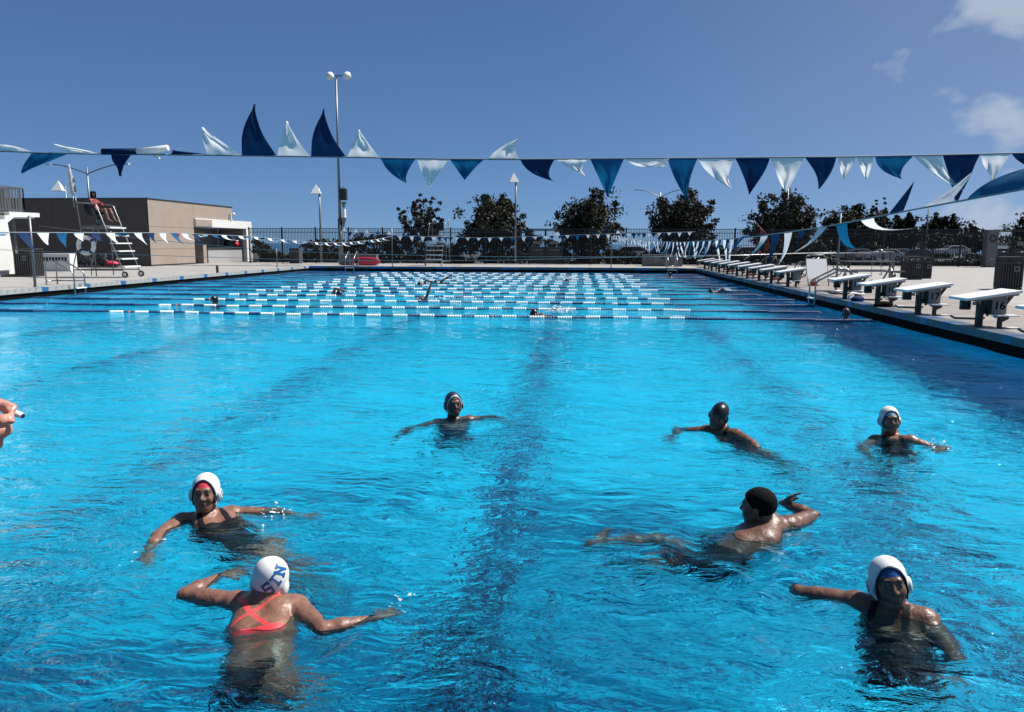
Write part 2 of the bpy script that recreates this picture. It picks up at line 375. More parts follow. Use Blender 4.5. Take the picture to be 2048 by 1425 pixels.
slabs(PX1+3.4, PX1+24.4, 8, 55, 7, 16, M_DECK)
slabs(PX0-9.0, PX0-0.37, 14, 46, 3, 11, M_DECK)
slabs(PX0-33.0, PX0-9.0, 22, 46, 6, 6, M_DECK)
slabs(PX0-9.0, PX1+0.37, PY1+0.37, 55, 10, 3, M_DECK)
b = MB()
gx0, gx1, gy0, gy1 = PX0-0.4, PX1+0.4, PY0-0.2, PY1+0.45
b.add([(-60,-8,-0.45),(gx0,-8,-0.45),(gx0,55,-0.5),(-60,55,-0.5)], [(0,1,2,3)]); b.add([(gx1,-8,-0.45),(140,-8,-0.45),(140,55,-0.5),(gx1,55,-0.5)], [(0,1,2,3)])
b.add([(gx0,-8,-0.45),(gx1,-8,-0.45),(gx1,gy0,-0.45),(gx0,gy0,-0.45)], [(0,1,2,3)]); b.add([(gx0,gy1,-0.5),(gx1,gy1,-0.5),(gx1,55,-0.5),(gx0,55,-0.5)], [(0,1,2,3)])
b.add([(-60,55,-0.5),(140,55,-0.5),(190,185,-0.9),(-70,185,-0.9)], [(0,1,2,3)])
b.box((-400, -150, -3), (400, -8, -0.4))
b.add([(-70,185,-0.9),(190,185,-0.9),(420,330,-24),(-300,330,-24)], [(0,1,2,3)])
b.add([(-60,-8,-0.45),(-70,185,-0.9),(-300,330,-24),(-400,-8,-20)], [(0,1,2,3)])
b.add([(140,-8,-0.45),(190,185,-0.9),(420,330,-24),(600,-8,-5)], [(0,3,2,1)])
ground = b.build('ground', M_ASPH, kind='structure')
b = MB(); b.add([(-30000,300,-22),(30000,300,-22),(30000,40000,-22),(-30000,40000,-22)], [(0,1,2,3)])
sea = b.build('sea', mat('sea_water', (0.02, 0.09, 0.18), 0.35, spec=0.5, bump=0.3, bscale=0.05), kind='structure')
b = MB()                              # far hills over the bay on the right
hx = np.linspace(0, 1, 40); rg = np.random.default_rng(5)
for row, (d, zf) in enumerate(((5200, 60), (6500, 115))):
    ridge = [at_y(1600+u*900, 470, d).x for u in hx]; zz_ = [zf*(0.55+0.45*math.sin(u*7+row*2)+0.25*math.sin(u*19+row))*min(1, u*3.0) for u in hx]
    vs = [(x, d, -30) for x in ridge]+[(x, d+300, z+40) for x, z in zip(ridge, zz_)]+[(x, d+1500, -30) for x in ridge]
    m_ = len(ridge); b.add(vs, [(i, i+1, i+1+m_, i+m_) for i in range(m_-1)]+[(i+m_, i+1+m_, i+1+2*m_, i+2*m_) for i in range(m_-1)])
hills = b.build('hills', mat('far_hill', (0.05, 0.085, 0.14), 0.9, var=0.15, scale=0.004), kind='structure')  # distance haze put into the bluish hill colour
# ---------------------------------------------------------------- lane ropes
def float_mesh(nd, r, m, L):
    t = MB(); prof = []
    for i in range(nd):
        z = (i+.5)*L/nd; prof += [(r*0.55, z-L/nd*0.46), (r, z-L/nd*0.22), (r, z+L/nd*0.22), (r*0.55, z+L/nd*0.46)]
    t.lathe([(p[0], p[1]-L/2) for p in prof], (0,0,0), 10, 'x'); return t.mesh('float', m)
LW, LB = 0.345, 0.30
FMW = float_mesh(6, 0.052, M_WFLO, LW); FMB = float_mesh(5, 0.046, M_NAVYP, LB-0.01); FMO = float_mesh(1, 0.05, M_ORG, 0.07)
FLONG = float_mesh(12, 0.046, M_NAVYP, LW+LB-0.01)
ROPE_Y = [17.85 + 2.16*i for i in range(13)]
for i, y in enumerate(ROPE_Y):
    rp = empty('lane_rope', (0, y, WATER_Z), label=('nearest lane rope, its blue and white floats closest to the camera' if i == 0 else
              ('farthest lane rope, floating just in front of the far pool wall' if i == len(ROPE_Y)-1 else '%s lane rope counted from the near open water, blue and white floats' % ORD[i])), cat='lane rope', group='lane ropes across the pool')
    drift = lambda x: 0.07*math.sin(x*0.35+i*1.3)+0.03*math.sin(x*1.1+i)
    cb = MB(); cb.tube([(PX0+(PX1-PX0)*k/40, drift(PX0+(PX1-PX0)*k/40), 0.0) for k in range(41)], 0.012, 5); cb.build('cable', M_CORD, rp)
    off = (0.0, 0.25, -0.15, 0.1)[i % 4]
    def place(me, x, nm='float'):
        o = share(nm, me, rp, (x, drift(x), 0.006+0.008*math.sin(x*3+i)), (random.uniform(0,3), -0.01, math.atan((drift(x+.1)-drift(x-.1))/.2)))
    x = -11.5+off*0.3
    k = 0
    while x < 2.5+off*0.4:
        place(FMW, x+LW/2); x += LW
        if x < 2.4: place(FMB, x+LB/2); x += LB
        k += 1
    P_ = LW+LB
    q = x+P_/2
    while q < PX1-0.35: place(FLONG, q); q += P_
    q = -11.5+off*0.3-P_/2
    while q > PX0+0.4: place(FLONG, q); q -= P_
    place(FMO, -11.0+off*0.3, 'orange_float') ; place(FMO, -2.05+0.1*i, 'orange_float')
# ---------------------------------------------------------------- starting blocks
def text_mesh(s, size, m, ext=0.002):
    c = bpy.data.curves.new('txt', 'FONT'); c.body = s; c.size = size; c.align_x = 'CENTER'; c.align_y = 'CENTER'; c.extrude = ext; c.offset = size*0.018
    o = bpy.data.objects.new('txt', c); COL.objects.link(o); dg = bpy.context.evaluated_depsgraph_get()
    me = bpy.data.meshes.new_from_object(o.evaluated_get(dg)); bpy.data.objects.remove(o); me.materials.clear(); me.materials.append(m); return me
def block_parts():
    P = {}
    t = MB()                                    # slanted platform, low end over the water
    t.prism([(-0.40,0.455),(-0.39,0.50),(0.50,0.645),(0.505,0.60)], -0.33, 0.33, 'xz'); P['platform'] = t
    t = MB(); t.prism([(-0.20,0.445),(-0.22,0.475),(0.48,0.590),(0.48,0.555)], -0.28, 0.28, 'xz')
    t.box((-0.24,-0.24,0.38),(-0.19,-0.20,0.44)); t.box((-0.24,0.20,0.38),(-0.19,0.24,0.44)); t.box((-0.15,-0.24,0.40),(-0.12,-0.21,0.45)); P['platform_frame'] = t
    t = MB(); t.box((-0.05,-0.05,0.0),(0.04,0.05,0.46)); t.prism([(0.04,0.18),(0.04,0.30),(0.14,0.30)], -0.03, 0.03, 'xz'); P['post'] = t
    t = MB(); t.box((0.09,-0.18,0.21),(0.34,0.06,0.53)); P['pedestal'] = t
    t = MB(); t.box((-0.25,0.14,0.27),(-0.09,0.22,0.45)); P['bracket_plate'] = t
    t = MB(); t.bar((0.47,-0.1,0.56),(0.20,-0.1,0.16),0.045,0.05); t.bar((0.47,0.2,0.56),(0.22,0.2,0.16),0.035,0.04); P['brace'] = t
    t = MB(); t.box((0.06,-0.46,0.205),(0.42,-0.24,0.228)); P['step'] = t
    t = MB(); t.box((0.14,-0.38,0.0),(0.19,-0.30,0.205)); t.prism([(0.19,0.205),(0.30,0.205),(0.30,0.16),(0.19,0.10)], -0.37, -0.31, 'xz'); P['step_leg'] = t
    t = MB(); t.box((0.22,-0.42,0.0),(0.46,-0.28,0.015)); P['base_plate'] = t
    t = MB(); t.tube([(-0.42,0.14,0.16),(-0.35,0.14,0.12),(0.1,0.14,0.11),(0.16,0.14,0.13)], 0.02, 8); P['handle'] = t
    return P
BM = {'platform': M_WPLAS, 'platform_frame': M_DSTEEL, 'post': M_DARK, 'pedestal': M_DARK, 'bracket_plate': M_DARK, 'brace': M_DARK, 'step': M_WPLAS, 'step_leg': M_DARK, 'base_plate': M_WPLAS, 'handle': M_DSTEEL}
proto = None
BLK_Y = [12.0, 14.17, 16.6, 18.85, 21.17, 26.9, 29.1, 31.2, 33.4, 35.6, 37.8, 40.0, 42.3, 44.6]
PANELM = mat('number_plate', (0.13, 0.14, 0.15), 0.6); M_INK = mat('ink', (0.002, 0.002, 0.002), 0.9, spec=0.05)
for i, y in enumerate(BLK_Y):
    num = {1: '16', 2: '17', 3: '18', 4: '19'}.get(i)
    if proto is None:
        proto = empty('starting_block', (PX1+0.28, y, 0), cat='starting block', group='starting blocks along the pool edge')
        for k, t in block_parts().items(): t.build(k, BM[k], proto, bevel=0.004 if k in ('platform', 'step') else 0)
        t = MB(); t.box((0.10,-0.192,0.235),(0.34,-0.183,0.50)); t.build('number_plate', PANELM, proto); root = proto
    else:
        root = copy_tree(proto); root.location = (PX1+0.28+random.uniform(-.02, .02), y, 0); root.rotation_euler.z = random.uniform(-.02, .02)
    root['label'] = ('starting block half cut off by the frame, nearer than block 16' if i == 0 else
        {'16': 'largest starting block fully in view, black 16 on its plate', '17': 'starting block 17, between the largest one and the one with a bag', '18': 'starting block 18 with a black mesh bag at its foot', '19': 'starting block 19 just nearer than the slim post and ladder rails'}[num] if num else
        ('unnumbered starting block right behind the curved ladder rails' if i == 5 else
         'farthest starting block, beside the far pool corner' if i == len(BLK_Y)-1 else
         '%s white topped starting block beyond the curved ladder rails' % ORD[i-5]))
    if num:
        o = share('number', text_mesh(num, 0.19, M_INK), root, (0.22, -0.1945, 0.365), (math.pi/2, 0, 0))
# ---------------------------------------------------------------- ladders
def ladder(loc, rz, h_in, label, n=4, sc=1.0, low=False):
    L = empty('pool_ladder', loc, rz, label, 'pool ladder', 'steel pool ladders')
    for s in (-0.27*sc, 0.27*sc):      # local +x points onto the deck, -x over the water
        t = MB()
        k_ = h_in/0.72; pts = [(-0.12, s, WATER_Z-0.9), (-0.12, s, 0.24*k_), (-0.10, s, 0.33*k_), (-0.04, s, 0.40*k_), (0.15, s, 0.50*k_), (0.48, s, 0.67*k_), (0.58, s, 0.71*k_), (0.68, s, 0.72*k_), (0.78, s, 0.69*k_), (0.84, s, 0.62*k_), (0.86, s, 0.52*k_), (0.86, s, 0.0)]
        t.tube(pts, 0.024, 10); t.build('rail', M_STEEL, L)
    for k in range(4):
        z = -0.10-0.27*k; t = MB(); t.box((-0.19,-0.27*sc,z-0.02),(-0.08,0.27*sc,z+0.015)); t.build('tread', M_WPLAS, L)
    t = MB(); t.tube([(-0.1, -0.27*sc, 0.12), (0.86, -0.27*sc, 0.12)], 0.02, 8); t.tube([(0.86, -0.27*sc, 0.12), (0.86, 0.27*sc, 0.12)], 0.02, 8); t.build('brace', M_STEEL, L)
    return L
ladder((PX1-0.02, 22.6, 0), 0, 0.74, 'curved steel ladder rails on the starting block side of the pool')
ladder((PX0+0.02, 24.4, 0), math.pi, 0.80, 'steel ladder with white treads below the lifeguard chair')
ladder((at(668, 536).x, PY1-0.02, 0), math.pi/2, 0.9, 'far ladder beside the grey bench and red rescue board')
ladder((at(1345, 537).x, PY1-0.02, 0), math.pi/2, 0.9, 'far ladder in front of the grey cabinet')
# ---------------------------------------------------------------- fence, gates, pillar
FY = 53.6
fx0, fx1 = at_y(499, 490, FY).x, 52.0
FH = at_y(1000, 457, FY).z
gates = [(at_y(1058, 490, FY).x, at_y(1124, 490, FY).x), (at_y(1988, 490, FY).x, at_y(2060, 490, FY).x)]
PILX = (at_y(1964, 490, FY).x, at_y(1986, 490, FY).x)
def in_gap(x): return any(a-0.02 < x < c+0.02 for a, c in gates) or PILX[0] < x < PILX[1]
fence = empty('fence', ((fx0+fx1)/2, FY, 0), label='long black picket fence behind the far end of the pool', cat='fence')
cxm = (fx0+fx1)/2
segs = []; edges = sorted([fx0]+[v for g in gates for v in g]+list(PILX)+[fx1])
pr = MB(); k = 0; x = fx0
while x < fx1:
    if not in_gap(x): pr.box((x-cxm-0.016, -0.014, 0.06), (x-cxm+0.016, 0.014, FH-0.02))
    x += 0.107
pr.build('picket', M_BLACK, fence, kind='stuff')
x = fx0; spans = []
while x < fx1:
    if not in_gap(x):
        p = MB(); p.box((x-cxm-0.04, -0.04, 0), (x-cxm+0.04, 0.04, FH+0.06)); p.build('post', M_BLACK, fence)
    x += 2.42
free = []
cur = fx0
for a, c in sorted(gates+[PILX]):
    if a > cur+0.1: free.append((cur, a))
    cur = c
free.append((cur, fx1))
for a, c in free:
    for z in (FH-0.04, FH-0.30, 0.22):
        p = MB(); p.box((a-cxm, -0.022, z-0.02), (c-cxm, 0.022, z+0.02)); p.build('rail', M_BLACK, fence)
M_PLATE = mat('sign_plate', (0.13, 0.125, 0.12), 0.5)
for gi, (a, c) in enumerate(gates):
    G = empty('gate', ((a+c)/2, FY, 0), label='black double gate with two grey sign plates ' + ('between the middle trees' if gi == 0 else 'beside the grey pillar'), cat='gate', group='double gates in the fence')
    w = (c-a)/2
    for s in (-1, 1):
        t = MB(); x0, x1 = (-w, -0.02) if s < 0 else (0.02, w)
        for q in (x0, x1-0.05): t.box((q, -0.03, 0.05), (q+0.05, 0.03, FH-0.12))
        for z in (0.05, 0.9, FH-0.18): t.box((x0, -0.025, z), (x1, 0.025, z+0.06))
        lf = t.build('gate_leaf', M_BLACK, G)
        t = MB(); q = x0+0.12
        while q < x1-0.1: t.box((q-0.01,-0.01,0.05),(q+0.01,0.01,FH-0.15)); q += 0.107
        t.build('bars', M_BLACK, lf)
        t = MB(); t.box((x0+0.0, -0.012, 0.05), (x1, 0.004, 1.2)); t.build('mesh_panel', M_DARK, lf)
        xm = (x0+x1)/2
        t = MB(); t.box((xm-0.28,-0.06,1.38),(xm+0.28,-0.04,1.60)); t.build('sign_plate', M_PLATE, G)
        t = MB(); t.tube([(xm-0.42,-0.09,0.98),(xm+0.42,-0.09,0.98)], 0.022, 8); t.build('push_bar', M_STEEL, G)
    t = MB()
    for q in (-w-0.06, 0, w): t.box((q-0.03 if q == 0 else q, -0.05, 0), (q+0.03 if q == 0 else q+0.06, 0.05, FH-0.02 if q else FH-0.1))
    t.box((-w, -0.04, FH-0.1), (w, 0.04, FH-0.02)); t.build('frame', M_BLACK, G)
pl = empty('pillar', (sum(PILX)/2, FY-0.35, 0), label='grey concrete pillar with a round ring emblem, in the fence line', cat='pillar')
t = MB(); t.box((-(PILX[1]-PILX[0])/2, -0.3, 0), ((PILX[1]-PILX[0])/2, 0.3, FH-0.05)); t.build('shaft', M_GREY, pl, bevel=0.015)
t = MB(); pts = [(0.0+0.19*math.cos(a), -0.32, FH-0.62+0.19*math.sin(a)) for a in np.linspace(0, 2*math.pi, 25)]; t.tube(pts, 0.035, 8); t.build('ring_emblem', M_BLACK, pl)
t = MB(); t.sphere((0, -0.32, 0.55), 0.05); t.build('button', M_WHITE, pl)
# ---------------------------------------------------------------- tan building
BX, BY = at(303, 533).x, at(303, 533).y
BH = at_y(299, 398, BY).z
BY2 = at_x(466, 470, BX).y
bd = empty('building', (BX, BY, 0), label='low tan stucco building, dark end wall towards the camera', cat='building')
def panel_wall(pan, m, name, root, gap=0.012):
    for (a, c, nrm) in pan:
        t = MB(); t.box(a, c); t.build(name, m, root)
D_ = BY2-BY
# end wall facing the camera: tall panels with open joints
for i in range(8):
    x1 = -0.004-i*3.0; x0 = x1-2.985
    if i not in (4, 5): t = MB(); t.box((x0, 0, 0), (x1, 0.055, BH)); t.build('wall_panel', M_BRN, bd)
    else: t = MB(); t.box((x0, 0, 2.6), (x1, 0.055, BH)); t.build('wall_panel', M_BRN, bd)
CH = at_x(498, 444, BX).z
AL0 = at_x(390, 500, BX).y-BY        # where the alcove starts
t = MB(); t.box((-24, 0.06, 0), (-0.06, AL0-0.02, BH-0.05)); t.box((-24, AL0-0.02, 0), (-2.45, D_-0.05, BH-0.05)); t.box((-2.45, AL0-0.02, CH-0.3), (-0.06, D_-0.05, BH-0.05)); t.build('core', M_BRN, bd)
zs = [0.08, 1.02, 2.35, BH]
ys = [0.06, AL0, D_]
ya = [0.06, (at_x(388, 460, BX).y-BY)]
for j in range(3):
    z0, z1 = zs[j]+0.008, zs[j+1]-0.008
    t = MB(); t.box((-0.055, 0.0, z0), (0.0, AL0-0.01, z1)); t.build('wall_panel', M_TAN, bd)
t = MB(); t.box((-0.055, AL0+0.01, CH-0.3), (0.0, D_, BH)); t.build('wall_panel', M_TAN, bd)
t = MB(); t.box((-24.05, -0.04, BH), (0.04, D_+0.05, BH+0.06)); t.build('roof_edge', M_DARK, bd)
t = MB(); t.box((-24.05, 0.3, 0.0), (-0.09, 0.35, 0.08)); t.box((-0.05, 0.0, 0), (-0.01, AL0, 0.07)); t.build('plinth', M_DARK, bd)
# alcove with service counter under a white frame
AE = at_x(498, 480, BX).y-BY+0.3
t = MB(); t.box((-2.4, AL0+0.02, CH-0.55), (0.12, AE, CH)); t.build('canopy', M_WHITE, bd)
t = MB(); t.box((0.125, AL0+0.03, CH-0.50), (0.15, AL0+2.3, CH-0.07)); t.build('canopy_end', M_TAN, bd)
t = MB(); t.box((-0.2, AE-0.95, 0), (0.10, AE-0.55, CH-0.56)); t.box((-0.2, AE-0.40, 0), (0.10, AE-0.02, CH-0.56)); t.build('column', M_WHITE, bd)
t = MB(); t.box((-2.43, AL0, 0), (-2.4, AE-0.45, CH-0.56)); t.build('alcove_wall', mat('alcove_grey', (0.45,0.45,0.45), 0.8, var=0.05), bd)
t = MB(); t.box((-2.39, AE-0.45, 0), (-0.21, AE-0.41, CH-0.56)); t.build('alcove_side_wall', MATS['alcove_grey'], bd)
t = MB(); t.box((-1.9, AL0+2.3, 0.0), (-0.25, AE-0.8, 1.02)); t.build('counter', mat('counter_grey', (0.30,0.30,0.30), 0.7, var=0.08), bd)
t = MB(); t.box((-2.0, AL0+2.2, 1.02), (-0.15, AE-0.78, 1.08)); t.build('counter_top', M_DARK, bd)
t = MB(); t.box((-1.2, AL0+0.05, 0.0), (-1.15, AL0+1.1, 2.15)); d_ = t.build('door', M_BLACK, bd); t = MB(); t.tube([(-1.1, AL0+0.95, 0.95), (-1.1, AL0+0.95, 1.15)], 0.02, 6); t.build('handle', M_STEEL, d_)
t = MB(); t.box((-1.2, AL0+1.35, 0.0), (-0.1, AL0+1.8, 1.25)); t.build('half_wall', M_TAN, bd)
t = MB(); t.box((0.0, D_-0.55, BH-0.95), (0.18, D_-0.40, BH-0.45)); t.sphere((0.25, D_-0.3, BH-0.5), 0.13); t.build('wall_lamp', M_WHITE, bd)
t = MB(); t.box((0.003, 3.2, 1.78), (0.08, 3.35, 2.0)); t.build('wall_bracket', M_RED, bd)
for x in (-3.6, -2.4): t = MB(); t.box((x, -0.05, 0.85), (x+0.25, -0.003, 1.2)); t.build('socket_box', M_GREY, bd)
t = MB(); t.box((-15.2, -0.9, 2.62), (-11.7, 0.0, 2.75)); t.build('door_canopy', M_DARK, bd)
t = MB(); t.box((-15.0, 0.02, 0), (-12.0, 0.05, 2.6)); t.build('service_door', M_BLACK, bd)
# things on the counter
cx_, cy_ = BX-1.0, BY+AL0
bg_ = empty('bag', (BX-0.9, BY+AE-1.9, 1.08), label='black duffel bag on the service counter of the tan building', cat='bag')
t = MB(); t.sphere((0, 0, 0.3), 0.4, sc=(0.7, 1.3, 0.75)); t.build('body', M_BLACK, bg_); t = MB(); t.tube([(0, -0.3, 0.5), (0, 0, 0.75), (0, 0.3, 0.5)], 0.025, 6); t.build('strap', M_DARK, bg_)
rt = empty('float_pack', (BX-0.6, BY+AE-1.2, 1.08), label='bright red rescue float pack on the service counter', cat='rescue float')
t = MB(); t.sphere((0, 0, 0.24), 0.3, sc=(0.6, 1.1, 0.75)); t.build('body', M_RED, rt); t = MB(); t.box((-0.15, -0.35, 0.46), (0.15, 0.35, 0.52)); t.build('strap', M_WPLAS, rt)
# ---------------------------------------------------------------- white stair block at the left edge
XS = -23.6                                     # its white side faces the pool
yo = at_x(10, 488, XS).y
yy = lambda px: at_x(px, 488, XS).y-yo
zz2 = lambda px, py: at_x(px, py, XS).z
wb = empty('stair_tower', (XS, yo, 0), label='white stair and platform block with steel railing at the left edge', cat='stair tower')
t = MB(); t.prism([(-4.5, 0), (yy(11), 0), (yy(4), 14), (-4.5, 14)], -3.4, -1.9, 'yz'); t.build('tall_pier', M_WHITE, wb)
t = MB(); t.prism([(-4.0, 0), (yy(28), 0), (yy(19), zz2(19, 446)), (yy(33), zz2(33, 435)), (yy(84), zz2(84, 435)), (yy(84), zz2(84, 427)), (yy(24), zz2(24, 424)), (yy(24), zz2(24, 431)), (yy(14), zz2(14, 431)), (yy(14), zz2(14, 439)), (yy(4), zz2(4, 439)), (yy(4), zz2(4, 447)), (yy(-6), zz2(-6, 447)), (yy(-6), zz2(-6, 455)), (-4.0, zz2(-30, 475))], -0.25, 0.0, 'yz'); t.build('side_wall', M_WHITE, wb)
for k in range(5):
    t = MB(); y1 = yy(24-10*k); z = zz2(24-10*k, 426+8*k); t.box((-1.7, y1-0.32, z-0.17), (-0.26, y1+0.02, z)); t.build('step', M_GREY, wb)
zp = zz2(54, 426)
t = MB(); t.box((-1.9, yy(24), zp-0.22), (-0.26, yy(84), zp)); t.build('platform', M_WHITE, wb)
def rail_panel(p0, p1, z0, z1, n, m=M_DSTEEL):
    t = MB(); a, c = Vector((*p0, z1)), Vector((*p1, z1)); t.bar(a, c, 0.05); t.bar(a-Vector((0,0,z1-z0-0.1)), c-Vector((0,0,z1-z0-0.1)), 0.03); R_ = t.build('railing', m, wb); t = MB()
    for i in range(n+1):
        q = a.lerp(c, i/n); t.box((q.x-0.018, q.y-0.018, z0), (q.x+0.018, q.y+0.018, z1))
    t.build('baluster', m, R_)
zr_ = zp+1.02
rail_panel((-0.12, yy(12)), (-0.12, yy(60)), zp, zr_, 9); rail_panel((-1.8, yy(20)), (-1.8, yy(60)), zp, zr_, 12); rail_panel((-1.8, yy(60)), (-0.12, yy(60)), zp, zr_, 10)
t = MB(); t.box((-1.78, yy(60)-0.03, zp+0.05), (-0.9, yy(60), zr_)); t.build('screen', M_GREY, wb)
t = MB()
for i in range(6): y_ = yy(12)-i*0.22; z = zp-i*0.16; t.box((-0.15, y_-0.02, z), (-0.11, y_+0.02, z+1.0))
t.bar((-0.13, yy(12), zp+1.0), (-0.13, yy(12)-1.3, zp+1.0-0.95), 0.05); t.build('stair_rail', M_STEEL, wb)
t = MB(); t.box((-4.5, -5, 0), (0.25, yy(50), 0.09)); t.build('plinth', M_DECK, wb)
t = MB(); t.box((-1.6, yy(40)+0.8, 1.2), (-1.2, yy(40)+0.83, 1.55)); t.build('notice', M_WPLAS, wb)
t = MB(); t.box((-1.9, yy(40)+0.84, 0.0), (-0.9, yy(40)+1.0, zp-0.25)); t.build('back_wall', M_GREY, wb)
sx = lambda px: at_y(px, 488, 31.0).x
# ---------------------------------------------------------------- poles and lamps
def pole_thing(name, px, ptop, pfoot_y, Y, r0, r1, label, cat, group=None, m=M_DSTEEL, nm='pole'):
    b_ = at_y(px, pfoot_y, Y); tp = at_y(px, ptop, Y)
    E = empty(name, (b_.x, Y, b_.z), label=label, cat=cat, group=group); H = tp.z-b_.z
    t = MB(); t.tube([(0, 0, 0), (0, 0, H)], [r0, r1], 10); t.build(nm, m, E); return E, H
LPY = 50.5
lp = empty('light_mast', (at_y(682, 515, LPY).x, LPY, 0), label='tall floodlight mast with two lamps and a black loudspeaker', cat='light mast')
H = at_y(672, 152, LPY).z; dx = at_y(672, 152, LPY).x-at_y(682, 515, LPY).x
t = MB(); t.tube([(0,0,0),(0,0,3.0)], 0.15, 12); t.tube([(0,0,3.0),(dx,0,H)], [0.10,0.05], 12); t.build('pole', M_DSTEEL, lp)
t = MB(); t.bar((dx-0.35,0,H), (dx+0.8,0,H), 0.06); t.build('cross_arm', M_DSTEEL, lp)
for (xo, tilt) in ((-0.35, -0.9), (0.75, 0.9)):
    t = MB(); t.lathe([(0.06,-0.28),(0.15,-0.24),(0.24,-0.08),(0.27,0.08),(0.26,0.12)], (0,0,0), 16)
    L_ = t.build('lamp_head', M_WPLAS, lp); L_.location = (dx+xo, -0.12, H-0.05); L_.rotation_euler = (-1.0, tilt*1.1, 0)
    t = MB(); t.lathe([(0.25,0.122),(0.25,0.13)], (0,0,0), 16); g_ = t.build('lens', M_GLASS, L_)
t = MB(); zs_ = at_y(686, 390, LPY).z; xs_ = at_y(686, 390, LPY).x-lp.location.x
t.box((xs_-0.18,-0.28,zs_-0.35),(xs_+0.26,0.12,zs_+0.38)); t.tube([(xs_-0.1,0,zs_+0.38),(xs_,0,zs_+0.5),(xs_+0.15,0,zs_+0.38)],0.03,6); t.build('loudspeaker', M_BLACK, lp)
t = MB(); z2 = at_y(686, 415, LPY).z; t.prism([(xs_-0.1,z2+0.35),(xs_+0.2,z2+0.35),(xs_+0.02,z2-0.1)], -0.15, 0.1, 'xz'); t.build('bracket', M_DSTEEL, lp)
t = MB(); z2 = at_y(686, 425, LPY).z; t.box((xs_-0.05,-0.2,z2-0.35),(xs_+0.14,0.1,z2+0.2)); t.build('control_box', M_WPLAS, lp)
t = MB(); z2 = at_y(686, 445, LPY).z; t.prism([(xs_-0.1,z2+0.3),(xs_+0.16,z2+0.3),(xs_-0.02,z2-0.4)], -0.15, 0.1, 'xz'); t.build('lower_bracket', M_DSTEEL, lp)
for i, (px, ptop, Y, lab) in enumerate(((640, 371, 51.5, 'white pyramid hooded lamp left of the tall floodlight mast'), (1028, 348, 51.5, 'white pyramid hooded lamp between two round trees'), (133, 367, 60, 'white pyramid hooded lamp above the building roof'))):
    E, H = pole_thing('path_lamp', px+(3 if i < 2 else 9), ptop+6, 524, Y, 0.07, 0.055, lab, 'lamp', 'pyramid hooded lamps')
    w = 0.33 if i < 2 else 0.42
    t = MB(); t.add([(-w,-w,-0.08),(w,-w,-0.08),(w,w,-0.08),(-w,w,-0.08),(0,0,0.55 if i < 2 else 0.75)], [(0,1,4),(1,2,4),(2,3,4),(3,0,4),(0,3,2,1)])
    o = t.build('hood', M_WHITE, E); o.location = (-0.1 if i < 2 else -0.35, -0.3, H-0.3); o.rotation_euler.z = 0.2
    t = MB(); t.tube([(0,0,H-0.3),(-0.08,-0.25,H-0.3)], 0.03, 6); t.build('arm', M_DARK, E)
def street_lamp(px, py, xl, xr, pyarm, Y, lab):
    E, H = pole_thing('street_lamp', px, py, 515, Y, 0.11, 0.07, lab, 'street lamp', 'double armed street lamps beyond the fence', m=M_DSTEEL)
    c = at_y(px, pyarm, Y)
    for xe in (xl, xr):
        e = at_y(xe, pyarm, Y); dxx = e.x-c.x; t = MB()
        t.tube([(dxx*u, 0, H-0.6+0.9*math.sin(u*1.5)) for u in np.linspace(0, 1, 9)], 0.05, 6); A = t.build('arm', M_DSTEEL, E)
        t = MB(); t.box((dxx-(0.1 if dxx > 0 else 0.5), -0.15, H+0.24), (dxx+(0.5 if dxx > 0 else 0.1), 0.15, H+0.34)); t.build('lamp_head', M_WPLAS, A)
street_lamp(187, 335, 115, 262, 330, 70, 'double armed street lamp rising behind the lifeguard chair')
street_lamp(1317, 385, 1272, 1360, 380, 100, 'double armed street lamp behind the fourth round tree')
for px, pt, Y, lab in ((1569, 378, 57.5, 'plain grey pole in front of the fifth tree'), (1849, 412, 90, 'thin distant pole above the dark treetops'), (1420, 420, 95, 'thin distant pole right of the fourth tree')):
    pole_thing('utility_pole', px, pt, 520, Y, 0.07, 0.05, lab, 'pole')
# ---------------------------------------------------------------- trees
rngT = np.random.default_rng(11)
def leaf_cloud(centers, sig, per, size, seed, zflat=1.0):
    r = np.random.default_rng(seed); V = []; Fs = []
    for (c, s) in zip(centers, sig):
        p = r.normal(0, 1, (per, 3)); p /= np.linalg.norm(p, axis=1, keepdims=True); p *= (r.random((per, 1))**0.5)*1.55; V.append(p*np.array([s, s, s*0.75*zflat])+c)
    P = np.concatenate(V); n = len(P)
    a = r.normal(0, 1, (n, 3)); a /= np.linalg.norm(a, axis=1, keepdims=True); b_ = np.cross(a, r.normal(0, 1, (n, 3))); b_ /= np.linalg.norm(b_, axis=1, keepdims=True)
    sz_ = size*r.uniform(0.6, 1.3, (n, 1)); q = np.stack([P-a*sz_, P+b_*sz_*0.55, P+a*sz_, P-b_*sz_*0.55], 1).reshape(-1, 3)
    return q, np.arange(4*n).reshape(n, 4)
def np_mesh(name, V, Fq, m, smooth=False):
    me = bpy.data.meshes.new(name); me.vertices.add(len(V)); me.vertices.foreach_set('co', np.asarray(V, np.float32).ravel())
    k = Fq.shape[1]; me.loops.add(Fq.size); me.loops.foreach_set('vertex_index', Fq.ravel().astype(np.int32))
    me.polygons.add(len(Fq)); me.polygons.foreach_set('loop_start', np.arange(0, Fq.size, k, dtype=np.int32)); me.polygons.foreach_set('loop_total', np.full(len(Fq), k, dtype=np.int32))
    me.polygons.foreach_set('use_smooth', np.full(len(Fq), smooth)); me.update()
    for mm in (m if isinstance(m, (list, tuple)) else [m]): me.materials.append(mm)
    return me
